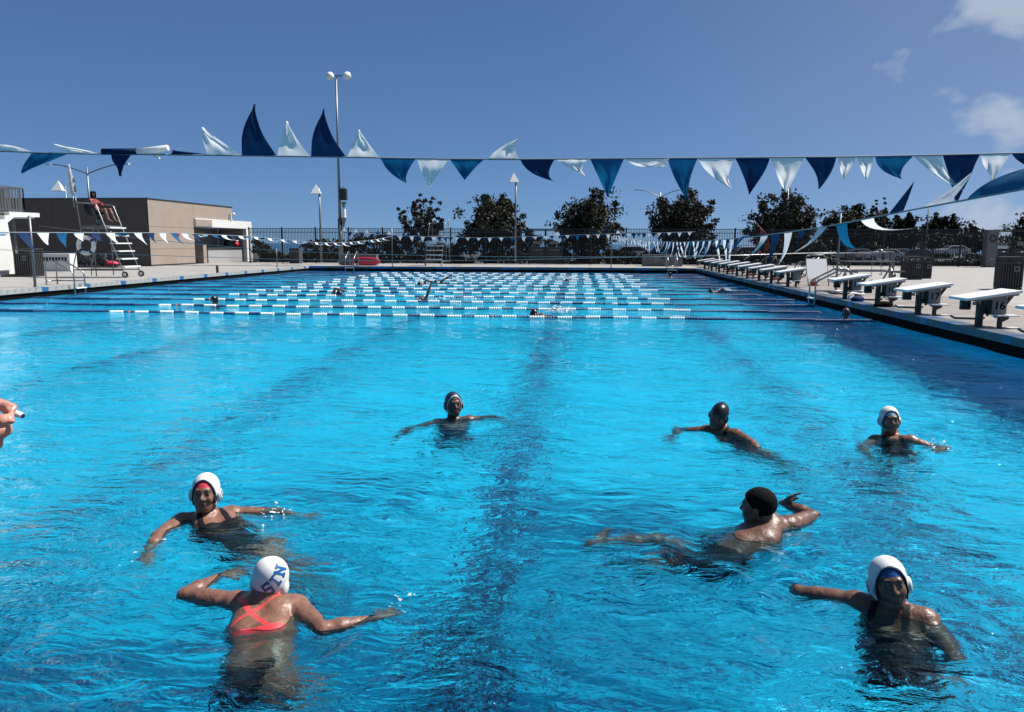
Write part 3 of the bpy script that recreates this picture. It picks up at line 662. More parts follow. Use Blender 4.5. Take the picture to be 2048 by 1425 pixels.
def tree(pxl, pxr, ptop, pbot, Y, label, seed, m=M_LEAF, loose=1.0, nb=34, per=75, size=0.13, group='round crowned trees behind the fence', name='tree', foot=-0.5, cat='tree', dense=0.0):
    r = np.random.default_rng(seed); px = (pxl+pxr)/2
    cx = at_y(px, 480, Y).x; zt = at_y(px, ptop, Y).z; zb = at_y(px, pbot, Y).z; rx = (at_y(pxr, 480, Y).x-at_y(pxl, 480, Y).x)/2
    T = empty(name, (cx, Y, foot), label=label, cat=cat, group=group)
    zt -= foot; zb -= foot; H = zt-zb; base = np.array([0, 0, zb*0.75])
    C = []; Sg = []; tr = MB(); tr.tube([(0,0,0),(0.03,0,zb*0.5),(0,0.02,zb+H*0.35)], [0.13,0.10,0.05], 8)
    for i in range(nb):
        az = r.uniform(0, 2*math.pi); el = math.asin(r.uniform(-0.08, 1.0)); rad = r.uniform(0.70, 1.06)
        e = np.array([math.cos(az)*math.cos(el)*rx*rad, math.sin(az)*math.cos(el)*rx*0.9*rad, zb+H*0.12+H*0.86*math.sin(el)*rad])
        mid = base*0.4+e*0.6+np.array([0, 0, -H*0.06]); tr.tube([tuple(base+(0,0,H*0.1*r.random())), tuple(mid), tuple(e)], [0.035, 0.022, 0.008], 5)
        for u in (0.45, 0.62, 0.78, 0.92, 1.0):
            C.append(base*(1-u)**1.5+e*u+r.normal(0, 0.08, 3)); Sg.append((0.30 if u < 0.8 else 0.19)*rx/2.0*loose)
    if dense:
        for i in range(int(nb*dense)):
            d = r.normal(0, 0.42, 3); C.append(np.array([d[0]*rx, d[1]*rx, zb+H*0.45+d[2]*H*0.5])); Sg.append(0.4*rx/2)
    tr.build('trunk', M_BARK, T)
    V, Fq = leaf_cloud(C, Sg, per//3, size, seed+5); o = bpy.data.objects.new('crown', np_mesh('crown', V, Fq, m)); COL.objects.link(o); o.parent = T
    return T
names5 = ['sparse leftmost tree behind the far lifeguard chair', 'dense round tree left of the fence gate', 'dense round tree just right of the fence gate', 'dark round tree above the grey cabinet', 'ragged dark tree behind the starting blocks']
for i, (a, c, tp, bt, ls) in enumerate(((795, 892, 384, 468, 0.62), (922, 1052, 376, 480, 0.95), (1112, 1242, 374, 478, 1.0), (1294, 1430, 378, 480, 0.95), (1492, 1634, 374, 482, 0.95))):
    tree(a, c, tp, bt, 57.0+i*0.4, names5[i], 40+i, loose=ls, nb=26 if i == 0 else 46, per=60 if i == 0 else 120, dense=0.2 if i == 0 else 0.9)
tree(1636, 1780, 412, 497, 135, 'broad flat topped dark tree right of the whiteboard', 60, m=M_LEAF2, size=0.28, nb=60, per=150, dense=1.2, group='dark trees along the car park')
tree(1725, 1782, 394, 485, 140, 'airy taller tree poking above the broad dark one', 61, m=M_LEAF2, loose=0.75, size=0.22, nb=24, per=60, group='dark trees along the car park')
tree(1776, 1838, 424, 497, 132, 'small dark tree between the broad one and the pointed one', 62, m=M_LEAF2, size=0.26, nb=40, per=120, dense=1.0, group='dark trees along the car park')
tree(1838, 1925, 427, 499, 138, 'pointed dark conifer like tree left of the pillar', 63, m=M_LEAF2, size=0.26, nb=50, per=120, dense=1.2, group='dark trees along the car park')
tree(1920, 1968, 447, 499, 138, 'low dark shrub tree just left of the pillar', 64, m=M_LEAF2, size=0.26, nb=30, per=90, dense=1.0, group='dark trees along the car park')
tree(2024, 2130, 428, 502, 136, 'dark tree at the right edge beyond the second gate', 65, m=M_LEAF2, size=0.26, nb=50, per=120, dense=1.0, group='dark trees along the car park')
# shrub belt right behind the fence: one unbroken planting nobody could count
C = []; Sg = []
tops = [(499,474),(520,476),(545,500),(585,512),(605,485),(640,478),(690,480),(720,470),(745,466),(790,470),(830,472),(870,482),(905,492),(925,462),(980,452),(1050,455),(1110,478),(1150,488),(1200,480),(1225,500),(1290,508),(1330,480),(1400,478),(1440,480),(1465,505),(1510,505),(1540,470),(1600,468),(1640,485),(1665,520),(1800,522),(1900,521),(1960,519),(1990,500),(2080,500),(2250,500)]
for k in range(1500):
    px = rngT.uniform(500, 2240); tp = np.interp(px, [a for a, _ in tops], [c for _, c in tops]); Y = rngT.uniform(55.2, 57.5)
    z1 = at_y(px, tp, Y).z; z = rngT.uniform(-0.4, max(z1-0.15, 0)); C.append(np.array([at_y(px, 480, Y).x, Y, z])); Sg.append(0.24)
V, Fq = leaf_cloud(C, Sg, 42, 0.13, 99)
o = bpy.data.objects.new('shrubbery', np_mesh('shrubbery', V, Fq, M_LEAF2)); COL.objects.link(o)
tag(o, 'belt of dark shrubs pressed against the back of the fence', 'shrubs', kind='stuff')
b = MB()
for px, tp in tops[7:]: p = at_y(px, tp, 57.6); b.cbox((p.x, 57.9, (p.z-0.6)/2-0.2), (2.4, 0.5, p.z))
C = []; Sg = []
for k in range(420):
    px = rngT.uniform(1600, 2350); Y = rngT.uniform(128, 134); p = at_y(px, 498, Y); C.append(np.array([p.x, Y, rngT.uniform(-0.8, at_y(px, 470, Y).z)])); Sg.append(0.5)
V, Fq = leaf_cloud(C, Sg, 34, 0.27, 98); o = bpy.data.objects.new('hedge', np_mesh('hedge', V, Fq, M_LEAF2)); COL.objects.link(o)
tag(o, 'dark unbroken hedge closing the far side of the car park', 'hedge', kind='stuff')
# ---------------------------------------------------------------- parked cars beyond the fence
def car(px, Y, paint, label, rz=0.0, van=False, z=-0.55):
    p = at_y(px, 500, Y); E = empty('parked_car', (p.x, Y, z), rz, label, 'car', 'cars parked beyond the fence')
    prof = [(-2.2,0.35),(-2.25,0.75),(-2.1,0.95),(-1.2,1.02),(-0.55,1.45),(1.1,1.47),(1.85,1.05),(2.15,0.95),(2.2,0.5),(2.15,0.3)]
    if van: prof = [(-2.3,0.35),(-2.35,0.9),(-1.5,1.1),(-0.9,1.72),(2.0,1.76),(2.25,1.1),(2.3,0.4)]
    t = MB(); t.prism(prof, -0.88, 0.88, 'xz'); t.build('body', paint, E, bevel=0.06)
    gl = [(-1.05,1.04),(-0.5,1.38),(1.05,1.40),(1.62,1.05)] if not van else [(-1.4,1.12),(-0.85,1.6),(1.9,1.64),(2.05,1.15)]
    t = MB(); t.prism(gl, -0.885, -0.89, 'xz'); t.prism(gl, 0.885, 0.89, 'xz'); t.build('side_window', M_GLASS, E)
    a, c = (prof[3], prof[4]) if not van else (prof[2], prof[3])
    t = MB(); t.add([(a[0]+0.05,-0.75,a[1]+0.06),(a[0]+0.05,0.75,a[1]+0.06),(c[0]-0.05,0.7,c[1]-0.03),(c[0]-0.05,-0.7,c[1]-0.03)], [(0,1,2,3)]); w_ = t.build('windscreen', M_GLASS, E); w_.location = (-0.012, 0, 0.012)
    for x in (-1.4, 1.4):
        for s in (-0.8, 0.8):
            t = MB(); t.lathe([(0.2,-0.1),(0.32,-0.1),(0.32,0.1),(0.2,0.1)], (0,0,0), 14, 'y'); w_ = t.build('wheel', M_BLACK, E); w_.location = (x, s, 0.32)
            t = MB(); t.lathe([(0.18,-0.105),(0.18,0.105)], (0,0,0), 10, 'y'); t.build('rim', M_STEEL, w_)
    for s in (-0.6, 0.6): t = MB(); t.cbox((-2.24, s, 0.72), (0.06, 0.3, 0.13)); t.build('headlight', M_WPLAS, E)
PW = mat('car_white', (0.6, 0.6, 0.6), 0.25, coat=0.6); PS = mat('car_silver', (0.30, 0.31, 0.33), 0.25, metal=0.5, coat=0.5); PD = mat('car_dark', (0.02, 0.022, 0.03), 0.2, coat=0.7); PB = mat('car_blue', (0.03, 0.07, 0.16), 0.2, coat=0.7)
car(1905, 118, PW, 'white car seen through the fence left of the pillar', 0.1, z=-0.1)
car(1830, 104, PD, 'dark car seen through the fence above the paired litter bins', 0.05)
car(1768, 100, PW, 'white car behind the steel hoist post', -0.1)
car(1712, 103, PS, 'silver car behind the picnic table', 0.1)
car(1795, 112, PS, 'silver estate car behind the paired litter bins', 0.2)
car(1492, 96, PW, 'white van behind the row of starting blocks', 0.15, van=True)
car(1440, 99, PB, 'blue car behind the far starting blocks', 0.0)
car(1258, 98, PW, 'white pickup shaped van behind the grey cabinet', 0.1, van=True)
car(1070, 96, PS, 'silver car behind the double gate', 0.1)
car(1590, 100, PD, 'dark car behind the pennant line on the right', 0.0)
car(2010, 105, PD, 'dark car behind the right gate', 0.0)
# ---------------------------------------------------------------- deck furniture
def litter_bin(x, y, label, w=0.62, h=1.05, rz=0.0):
    E = empty('litter_bin', (x, y, 0), rz, label, 'litter bin', 'slatted steel litter bins')
    n = 8
    for side in range(4):
        a = side*math.pi/2
        t = MB()
        for i in range(n):
            u = -w/2+w*(i+.5)/n; q = Vector((u, -w/2, 0)); q.rotate(Euler((0, 0, a)))
            wd = w/n*0.28; t.add([tuple(Vector((u+sx_*wd, -w/2+sy_, z)).copy() @ Matrix.Identity(3)) for z in (0.08, h-0.22) for sx_, sy_ in ((-1,-0.012),(1,-0.012),(1,0.012),(-1,0.012))], [(0,3,2,1),(4,5,6,7),(0,1,5,4),(1,2,6,5),(2,3,7,6),(3,0,4,7)])
        o = t.build('slats', M_DARK, E); o.rotation_euler.z = a
    t = MB(); t.box((-w/2+.03,-w/2+.03,0.06),(w/2-.03,w/2-.03,h-0.24)); t.build('liner', M_BLACK, E)
    t = MB(); t.box((-w/2,-w/2,0.0),(w/2,w/2,0.07)); t.build('base', M_DARK, E)
    t = MB(); t.box((-w/2-.01,-w/2-.01,h-0.05),(w/2+.01,w/2+.01,h)); t.box((-w/2,-w/2,h-0.24),(w/2,w/2,h-0.2))
    for a_ in (-1, 1):
        for c_ in (-1, 1): t.cbox((a_*(w/2-.03), c_*(w/2-.03), h-0.13), (0.05, 0.05, 0.2))
    t.build('hood', M_DARK, E)
    t = MB(); t.box((0.02,-w/2-0.03,h-0.48),(0.2,-w/2-0.015,h-0.3)); s_ = t.build('sticker', M_GREY, E); t = MB(); t.lathe([(0.05,0),(0.05,0.004)],(0,0,0),12,'y'); q_ = t.build('emblem', M_BLACK, s_); q_.location = (0.11, -w/2-0.036, h-0.39)
    return E
litter_bin(13.75, 26.3, 'slatted litter bin standing alone near the right edge', rz=-0.15)
litter_bin(at_y(1823, 540, 33.4).x, 33.4, 'darker front litter bin of the pair by the fence', w=0.62, h=0.95, rz=0.05)
litter_bin(at_y(1846, 540, 34.5).x, 34.5, 'rear litter bin of the pair, half hidden', w=0.5, h=0.90, rz=0.05)
lb = litter_bin(at_y(60, 550, 30.0).x, 30.0, 'dark litter bin under the white stair platform', w=0.75, h=1.15)
# steel post with hoist, bar and hooks
hp = empty('hoist_post', (12.1, 31.5, 0), label='grey steel post with pulley head and hanging hooks', cat='hoist')
ht = at_y(1777, 505, 31.5).z
t = MB(); t.box((-0.07,-0.07,0),(0.07,0.07,ht)); t.build('post', M_DSTEEL, hp)
t = MB(); t.tube([(0.05,0,ht),(-1.3,0,ht+0.02)], 0.03, 8); t.sphere((-0.45,0,ht+0.03), 0.09); t.build('arm', M_STEEL, hp)
for x, z in ((-0.75, ht-1.0), (-0.4, ht-0.75)):
    t = MB(); t.tube([(x,0,ht),(x,0,z)], 0.012, 6); t.tube([(x,0,z),(x+0.05,0,z-0.08),(x,0,z-0.14),(x-0.05,0,z-0.09)], 0.02, 6); t.build('hook', M_STEEL, hp)
# whiteboard on its easel
wbp = at(1640, 565); E = empty('whiteboard', (at_y(1636, 540, 27.5).x, 27.5, -0.5), rz=0.25, label='blank white board leaning on a folding easel', cat='whiteboard')
t = MB(); t.add([(-0.38,-0.02,0.75),(0.38,-0.02,0.75),(0.46,0.28,1.42),(-0.30,0.28,1.42),(-0.38,0.01,0.74),(0.38,0.01,0.74),(0.46,0.31,1.41),(-0.30,0.31,1.41)], [(0,1,2,3),(7,6,5,4),(0,4,5,1),(1,5,6,2),(2,6,7,3),(3,7,4,0)]); t.build('board', M_BOARD, E)
t = MB(); t.tube([(-0.38,-0.1,0.5),(-0.36,0.0,0.75),(-0.29,0.32,1.45),(-0.22,0.36,1.55),(0.4,0.36,1.55),(0.47,0.32,1.45),(0.40,0.0,0.75),(0.38,-0.1,0.5)], 0.018, 8); t.tube([(-0.3,0.7,0.5),(-0.25,0.3,1.4)],0.016,6); t.tube([(0.4,0.7,0.5),(0.4,0.3,1.4)],0.016,6); t.build('easel', M_DSTEEL, E)
# picnic table
E = empty('picnic_table', (10.9, 30.5, 0), rz=0.1, label='grey steel picnic table behind the whiteboard', cat='table')
t = MB(); t.box((-0.95,-0.4,0.76),(0.95,0.4,0.80)); t.build('tabletop', M_DSTEEL, E)
for s in (-0.7, 0.7): t = MB(); t.box((-0.95,s-0.13,0.42),(0.95,s+0.13,0.46)); t.build('bench', M_DSTEEL, E)
for x in (-0.8, 0.8): t = MB(); t.bar((x,-0.6,0),(x,0.2,0.76),0.05); t.bar((x,0.6,0),(x,-0.2,0.76),0.05); t.bar((x,-0.8,0.4),(x,0.8,0.4),0.05); t.build('leg', M_DSTEEL, E)
# bicycles stacked by the fence
def bicycle(x, y, rz, label, col):
    E = empty('bicycle', (x, y, 0), rz, label, 'bicycle', 'bicycles parked by the fence')
    for q in (-0.52, 0.52):
        t = MB(); t.tube([(q+0.33*math.cos(a), 0, 0.34+0.33*math.sin(a)) for a in np.linspace(0, 2*math.pi, 20)], 0.022, 6)
        for a in np.linspace(0, math.pi, 5)[:-1]: t.tube([(q+0.32*math.cos(a),0,0.34+0.32*math.sin(a)),(q-0.32*math.cos(a),0,0.34-0.32*math.sin(a))],0.004,4)
        t.build('wheel', M_BLACK, E)
    t = MB(); A_ = (-0.52,0,0.34); B_ = (-0.05,0,0.3); C_ = (-0.18,0,0.82); D2 = (0.38,0,0.85); Ff = (0.52,0,0.34)
    for p, q in ((A_,B_),(A_,C_),(B_,C_),(C_,D2),(B_,D2),(D2,Ff)): t.tube([p,q],0.018,6)
    t.build('frame', col, E)
    t = MB(); t.sphere((-0.2,0,0.92),0.12,sc=(1,0.5,0.3)); t.build('saddle', M_BLACK, E)
    t = MB(); t.tube([(0.36,0,0.85),(0.36,0,1.0),(0.44,-0.25,1.02)],0.015,6); t.tube([(0.36,0,1.0),(0.44,0.25,1.02)],0.015,6); t.build('handlebar', M_DSTEEL, E)
bicycle(9.9, 34.5, 0.4, 'blue bicycle left of the whiteboard easel', PB)
bicycle(10.6, 35.4, -0.3, 'dark bicycle just behind the blue one', M_BLACK)
bicycle(8.9, 38.0, 0.2, 'grey bicycle behind the middle starting blocks', M_GREY)
# traffic cones
def cone(x, y, label, h=0.36):
    E = empty('traffic_cone', (x, y, 0), label=label, cat='traffic cone', group='small orange cones by the blocks')
    t = MB(); t.box((-0.14,-0.14,0),(0.14,0.14,0.025)); t.build('base', M_ORG, E)
    t = MB(); t.lathe([(0.11,0.025),(0.025,h)], n=14); t.build('body', M_ORG, E); t = MB(); t.lathe([(0.078,h*0.42),(0.056,h*0.68)], n=14); t.build('band', M_WHITE, E)
for x, y, l in ((11.65, 30.0, 'orange cone at the end of the picnic table'), (8.05, 27.6, 'orange cone beside the block behind the ladder rails'), (7.8, 31.9, 'orange cone standing between middle starting blocks'), (7.75, 36.2, 'orange cone farther along between the starting blocks'), (7.7, 40.9, 'farthest orange cone between the starting blocks')): cone(x, y, l)
# bags by block 18
E = empty('gear_bag', (6.93, 18.35, 0), rz=0.2, label='black mesh gear bag lying beside block 18', cat='bag')
t = MB(); t.sphere((0,0,0.05),0.16,sc=(1.3,0.8,0.5)); t.sphere((0.14,0.06,0.05),0.11,sc=(1.1,1.0,0.6)); t.sphere((-0.12,-0.02,0.04),0.1,sc=(1.3,1.0,0.6)); t.build('body', M_INK, E); t = MB(); t.tube([(-0.2,0,0.12),(0,0.05,0.22),(0.2,0,0.12)],0.012,6); t.build('strap', M_DARK, E)
E = empty('swim_bag', (6.95, 20.1, 0), rz=0.4, label='blue and white swim bag between blocks 18 and 19', cat='bag')
t = MB(); t.sphere((0,0,0.05),0.14,sc=(1.4,0.8,0.6)); t.sphere((0.1,0.05,0.06),0.09); t.build('body', M_FLAGB, E); t = MB(); t.tube([(-0.28,0,0.1),(-0.1,0.1,0.2),(0.22,0.02,0.16)],0.03,6); t.build('towel', M_WPLAS, E)
E = empty('kickboard', (7.5, 23.9, 0), rz=0.3, label='pale blue kickboard on the deck by the ladder rails', cat='kickboard')
t = MB(); t.box((-0.14,-0.22,0.0),(0.14,0.22,0.03)); t.build('board', mat('foam_pale', (0.45,0.6,0.7), 0.6), E, bevel=0.01)
# grey bench and red rescue board at the far deck
bx0, bx1 = at_y(681, 520, 48.6).x, at_y(752, 520, 48.6).x
E = empty('storage_bench', ((bx0+bx1)/2, 48.9, 0), label='grey storage bench at the foot of the floodlight mast', cat='bench'); w = (bx1-bx0)/2
t = MB(); t.box((-w,-0.3,0.0),(w,0.3,0.62)); t.build('box', M_GREY, E, bevel=0.02); t = MB(); t.box((-w-0.02,-0.32,0.62),(w+0.02,0.32,0.68)); t.build('lid', M_GREY, E, bevel=0.01)
rx0, rx1 = at_y(702, 520, 48.1).x, at_y(761, 520, 48.1).x; w = (rx1-rx0)/2
E = empty('rescue_board', ((rx0+rx1)/2, 48.1, 0), label='red rescue board lying on its side against the grey bench', cat='rescue board')
t = MB(); t.sphere((0,0,0.27),1.0,n=24,m=12,sc=(w,0.09,0.27)); t.build('board', M_RED, E)
t = MB(); t.box((-w*0.75,-0.11,0.1),(-w*0.45,-0.07,0.42)); t.build('straps', M_BLACK, E)
for k in range(4): t = MB(); t.box((-w*0.3+k*0.28,-0.1,0.40),(-w*0.3+k*0.28+0.16,-0.085,0.44)); t.build('handle', M_BLACK, E)
# grey cabinets
cx0, cx1 = at_y(1285, 520, 50.5).x, at_y(1365, 520, 50.5).x; w = (cx1-cx0)/2
E = empty('timing_cabinet', ((cx0+cx1)/2, 50.8, 0), label='long low grey cabinet with dark sockets by the far ladder', cat='cabinet')
t = MB(); t.box((-w,-0.3,0),(w,0.3,0.75)); t.build('box', M_GREY, E, bevel=0.015)
for q in (-0.05, 0.25): t = MB(); t.box((q,-0.32,0.48),(q+0.18,-0.302,0.62)); t.build('socket', M_BLACK, E)
t = MB(); t.box((-0.55,-0.33,0.25),(-0.25,-0.302,0.6)); t.build('panel', M_DSTEEL, E)
E = empty('utility_cabinet', (at_y(591, 510, 52.5).x, 52.5, 0), label='dark box cabinet standing before the left part of the fence', cat='cabinet')
t = MB(); t.box((-0.34,-0.3,0),(0.34,0.3,1.05)); t.build('box', M_DARK, E, bevel=0.01); t = MB(); t.box((0.345,-0.3,0.02),(0.40,0.3,1.06)); t.build('side_panel', M_DSTEEL, E)
# white heater unit and clutter by the building
E = empty('heater_unit', (at_y(119, 530, 36).x, 36, 0), rz=0.05, label='white cabinet with a row of dark vents below the stair platform', cat='cabinet')
t = MB(); t.box((-0.72,-0.3,0),(0.72,0.3,0.85)); t.build('box', M_WHITE, E, bevel=0.015)
for k in range(8): t = MB(); t.box((-0.62+k*0.155,-0.312,0.50),(-0.51+k*0.155,-0.301,0.68)); t.build('vent', M_BLACK, E)
t = MB(); t.box((-0.95,-0.3,0),(-0.73,0.3,0.82)); t.build('end_panel', M_BRN, E)
rc = np.random.default_rng(3)
E = empty('equipment_cart', (at_y(197, 530, 38.5).x, 38.5, 0), label='low dark cart heaped with loose pool gear by the end wall', cat='cart')
t = MB(); t.box((-1.3,-0.5,0.1),(1.3,0.5,0.2)); t.build('tray', M_DARK, E)
for k in range(14):
    t = MB(); c = (rc.uniform(-1.2,0.6), rc.uniform(-0.4,0.4), 0.2); t.tube([c,(c[0]+rc.uniform(-.4,.4), c[1], c[2]+rc.uniform(.2,.7)),(c[0]+rc.uniform(-.6,.6), c[1], c[2]+rc.uniform(.1,.5))], 0.03, 6); t.build('gear', (M_DARK, M_GREY, M_BLACK)[k % 3], E)
t = MB(); t.sphere((0.75,0,0.3),0.3,sc=(1.2,0.8,0.5)); t.build('red_gear', M_RED, E)
t = MB(); t.lathe([(0.06,0),(0.06,0.34),(0.045,0.36)], n=12); t.build('bollard', M_DARK, loc=(at(435,546).x, at(435,546).y, 0), label='short dark bollard on the left pool edge', cat='bollard')
# red flagging tangled above the far blocks
p0 = at(1525, 455, 0); c = at_y(1522, 470, 17.0)
t = MB()
for k in range(9):
    q = at_y(1512+rc.uniform(-2, 22), 450+rc.uniform(0, 55), 17.0); t.tube([(q.x,17.0,q.z),(q.x+rc.uniform(-.05,.1),17+rc.uniform(-.1,.1),q.z-0.10),(q.x+rc.uniform(-.02,.16),17.0,q.z-0.2)],[0.003,0.006,0.002],4)
a = at_y(1513, 447, 17.0); e = at_y(1541, 497, 17.0); t.tube([a, ((a.x+e.x)/2+0.02, 17.0, (a.z+e.z)/2+0.06), e], 0.010, 5)
t.build('warning_streamer', mat('streamer_red', (0.40, 0.04, 0.05), 0.6, trans=0.3), label='torn red plastic streamer caught on the right pennant line', cat='streamer')
# ---------------------------------------------------------------- pennant lines
def pennant(parent, B0, B1, tip, ctl, m, depth, seed, rows=12, cols=9, curl=0.0):
    B0, B1, tip, ctl = Vector(B0), Vector(B1), Vector(tip), Vector(ctl); mid = (B0+B1)/2; r = random.Random(seed); ph = r.uniform(0, 6)
    V = []; w0 = (B1-B0); n = depth
    for i in range(rows+1):
        u = i/rows; c = mid*(1-u)**2+ctl*2*u*(1-u)+tip*u*u; w = (1-u)**1.0
        for j in range(cols+1):
            s = j/cols-0.5; fold = math.sin(u*4.2+ph)*0.6+math.sin(s*9+u*3+ph)*0.45*(0.4+u)+math.sin(s*17-u*8+ph*2)*0.16
            V.append(c+w0*s*w+n*(fold*0.5*min(1, u*3)+curl*u*u*2))
    V = [tuple(v) for v in V]; Fs = [(i*(cols+1)+j, i*(cols+1)+j+1, (i+1)*(cols+1)+j+1, (i+1)*(cols+1)+j) for i in range(rows) for j in range(cols)]
    t = MB(); t.sm = True; t.add(V, Fs); me = t.mesh('pennant', m); o = bpy.data.objects.new('pennant', me); COL.objects.link(o); o.parent = parent
    return o
NY = 6.2
near = empty('pennant_line', (0, 0, 0), label='nearest pennant line, large blue and white flags blown by the wind against the sky', cat='pennant line', group='backstroke pennant lines')
W_, B_, L_ = M_FLAGW, M_FLAGB, M_FLAGL
pen = [(-150,-78,300,-120,350,-112,325,B_),(-76,-12,302,-50,340,-45,325,W_),(-10,62,303,-48,286,10,288,W_),(62,140,307,45,347,70,325,L_),(140,205,309,106,288,150,300,W_),(222,262,310,242,354,240,330,B_),
 (273,340,311,318,318,300,300,W_),(338,414,309,340,300,372,306,B_),(414,482,311,409,256,424,285,W_),(484,554,313,508,208,498,262,B_),(555,620,313,570,242,578,280,W_),(622,692,314,649,219,640,270,B_),(693,760,316,717,260,724,292,W_),
 (761,833,317,812,366,790,345,L_),(834,898,318,862,374,858,350,W_),(899,970,318,930,360,928,338,L_),(975,1040,321,1038,276,1006,296,W_),(1040,1110,319,1108,364,1070,350,B_),(1111,1178,318,1170,352,1140,330,W_),
 (1180,1248,318,1216,396,1214,355,L_),(1250,1328,318,1338,318,1300,350,W_),(1335,1395,318,1374,402,1362,360,L_),(1396,1470,317,1466,378,1430,352,W_),(1470,1540,317,1496,390,1510,355,B_),(1541,1608,316,1573,386,1572,356,W_),
 (1610,1673,315,1640,378,1650,348,B_),(1675,1712,315,1688,360,1690,340,W_),(1712,1748,314,1735,360,1731,338,W_),(1750,1826,313,1806,358,1775,348,L_),(1827,1885,312,1925,382,1865,345,W_),(1885,1960,310,1916,406,1915,360,B_),(1960,2020,309,1984,362,1990,340,W_),(2022,2095,307,2062,345,2058,325,B_),(2098,2170,305,2140,360,2135,330,W_),(2172,2240,304,2200,370,2205,335,B_)]
cordpts = []
for i, (x0, x1, y, tx, ty, cx2, cy2, m) in enumerate(pen):
    a, c = at_y(x0, y, NY), at_y(x1, y, NY); dep = Vector((0, 0.055, 0.008))
    pennant(near, a, c, at_y(tx, ty, NY)+Vector((0, 0.03*math.sin(i*2.1), 0)), at_y(cx2, cy2, NY), m, dep, i)
def hem(x0, x1, y, m, r=0.012): t = MB(); t.tube([at_y(x0, y, NY), at_y(x1, y, NY)], r, 8); t.build('hem', m, near)
t = MB(); t.tube([at_y(205, 304, NY)+Vector((0,0,0)), at_y(272, 303, NY)], 0.026, 10); t.build('pennant', B_, near)
t = MB(); t.tube([at_y(274, 303, NY), at_y(310, 300, NY), at_y(336, 296, NY)], [0.02, 0.026, 0.024], 10); t.build('pennant', W_, near)
pts = [at_y(x, y, NY) for x, y in ((-700, 290), (-300, 297), (0, 303), (140, 308), (414, 311), (690, 315), (900, 318.5), (1040, 319), (1250, 317.5), (1400, 316.5), (1700, 314), (1900, 310), (2048, 306.5), (2240, 303))]
endx = PX1+0.4; e0 = Vector((PX0-0.4, NY, 2.25))
t = MB(); t.tube([e0]+pts+[Vector((endx, NY, 2.22))], 0.006, 6); t.build('cord', M_CORD, near)
for k, x in enumerate((PX0-0.4, endx)):
    E = empty('line_post', (x, NY, 0), label='slim steel post holding the %s end of the nearest pennant line' % ('far left' if k == 0 else 'right'), cat='post', group='posts of the pennant lines')
    t = MB(); t.tube([(0,0,0),(0,0,2.3)], 0.025, 8); t.build('shaft', M_DSTEEL, E)
def post(x, y, h, label, r=0.028):
    E = empty('line_post', (x, y, 0), label=label, cat='post', group='posts of the pennant lines'); t = MB(); t.tube([(0,0,0),(0,0,h)], r, 8); t.build('shaft', M_DSTEEL, E)
    t = MB(); t.lathe([(0.06,0),(0.06,0.02)], n=12); t.build('foot', M_DSTEEL, E)
post(7.3, 22.9, at_y(1675, 428, 22.9).z, 'slim steel post between the ladder rails and block 19')
post(-17.2, 23.0, at_y(78, 432, 23.0).z, 'slim steel post on the left deck below the stair platform', 0.04)
post(-17.66, 43.8, at_y(554, 498, 43.8).z, 'short steel post on the left deck near the far corner')
post(-11.6, PY1+0.3, at_y(789, 457, PY1).z, 'slim far post left of the distant lifeguard chair')
post(1.8, PY1+0.3, at_y(1227, 470, PY1).z, 'slim far post between the gate and the grey cabinet')
# right line runs away from the camera over the water
XR = 1.85
rl = empty('pennant_line', (0, 0, 0), label='pennant line running away on the right with long streaming flags', cat='pennant line', group='backstroke pennant lines')
def zr(y): return float(np.interp(y, [2.0, 3.2, 4.5, 6.2, 8.5, 11, 15, 22, 34, 47], [1.68, 1.645, 1.60, 1.535, 1.485, 1.46, 1.44, 1.50, 1.70, 1.97]))
t = MB(); t.tube([(XR, y, zr(y)) for y in (1.1,2,3.2,4.5,6.2,8.5,11,15,22,34,47)], 0.005, 6); t.build('cord', M_CORD, rl)
rr = random.Random(4)
def syz(px): y_ = at_x(px, 400, XR).y; return Vector((XR, y_, zr(y_)))
for k, (p0, p1, tx, ty, cx2, cy2, m) in enumerate(((2060,1932,2080,332,2010,340,L_),(1900,1845,1950,340,1905,385,W_),(1808,1778,1829,362,1812,392,B_),(1750,1724,1834,456,1742,470,W_),(1697,1675,1738,486,1690,520,L_),(1658,1640,1582,508,1628,488,W_),
    (1614,1600,1588,498,1603,478,B_),(1588,1572,1555,532,1576,500,W_),(1564,1546,1531,532,1550,500,B_),(1540,1525,1488,520,1522,498,W_),(1503,1488,1460,508,1492,462,L_))):
    a, c = syz(p0), syz(p1); ym = (a.y+c.y)/2; pennant(rl, a, c, at_y(tx, ty, ym), at_y(cx2, cy2, ym), m, Vector((0.02, 0.05, 0)), 900+k, rows=12)
y = at_x(1478, 470, XR).y; i = 0
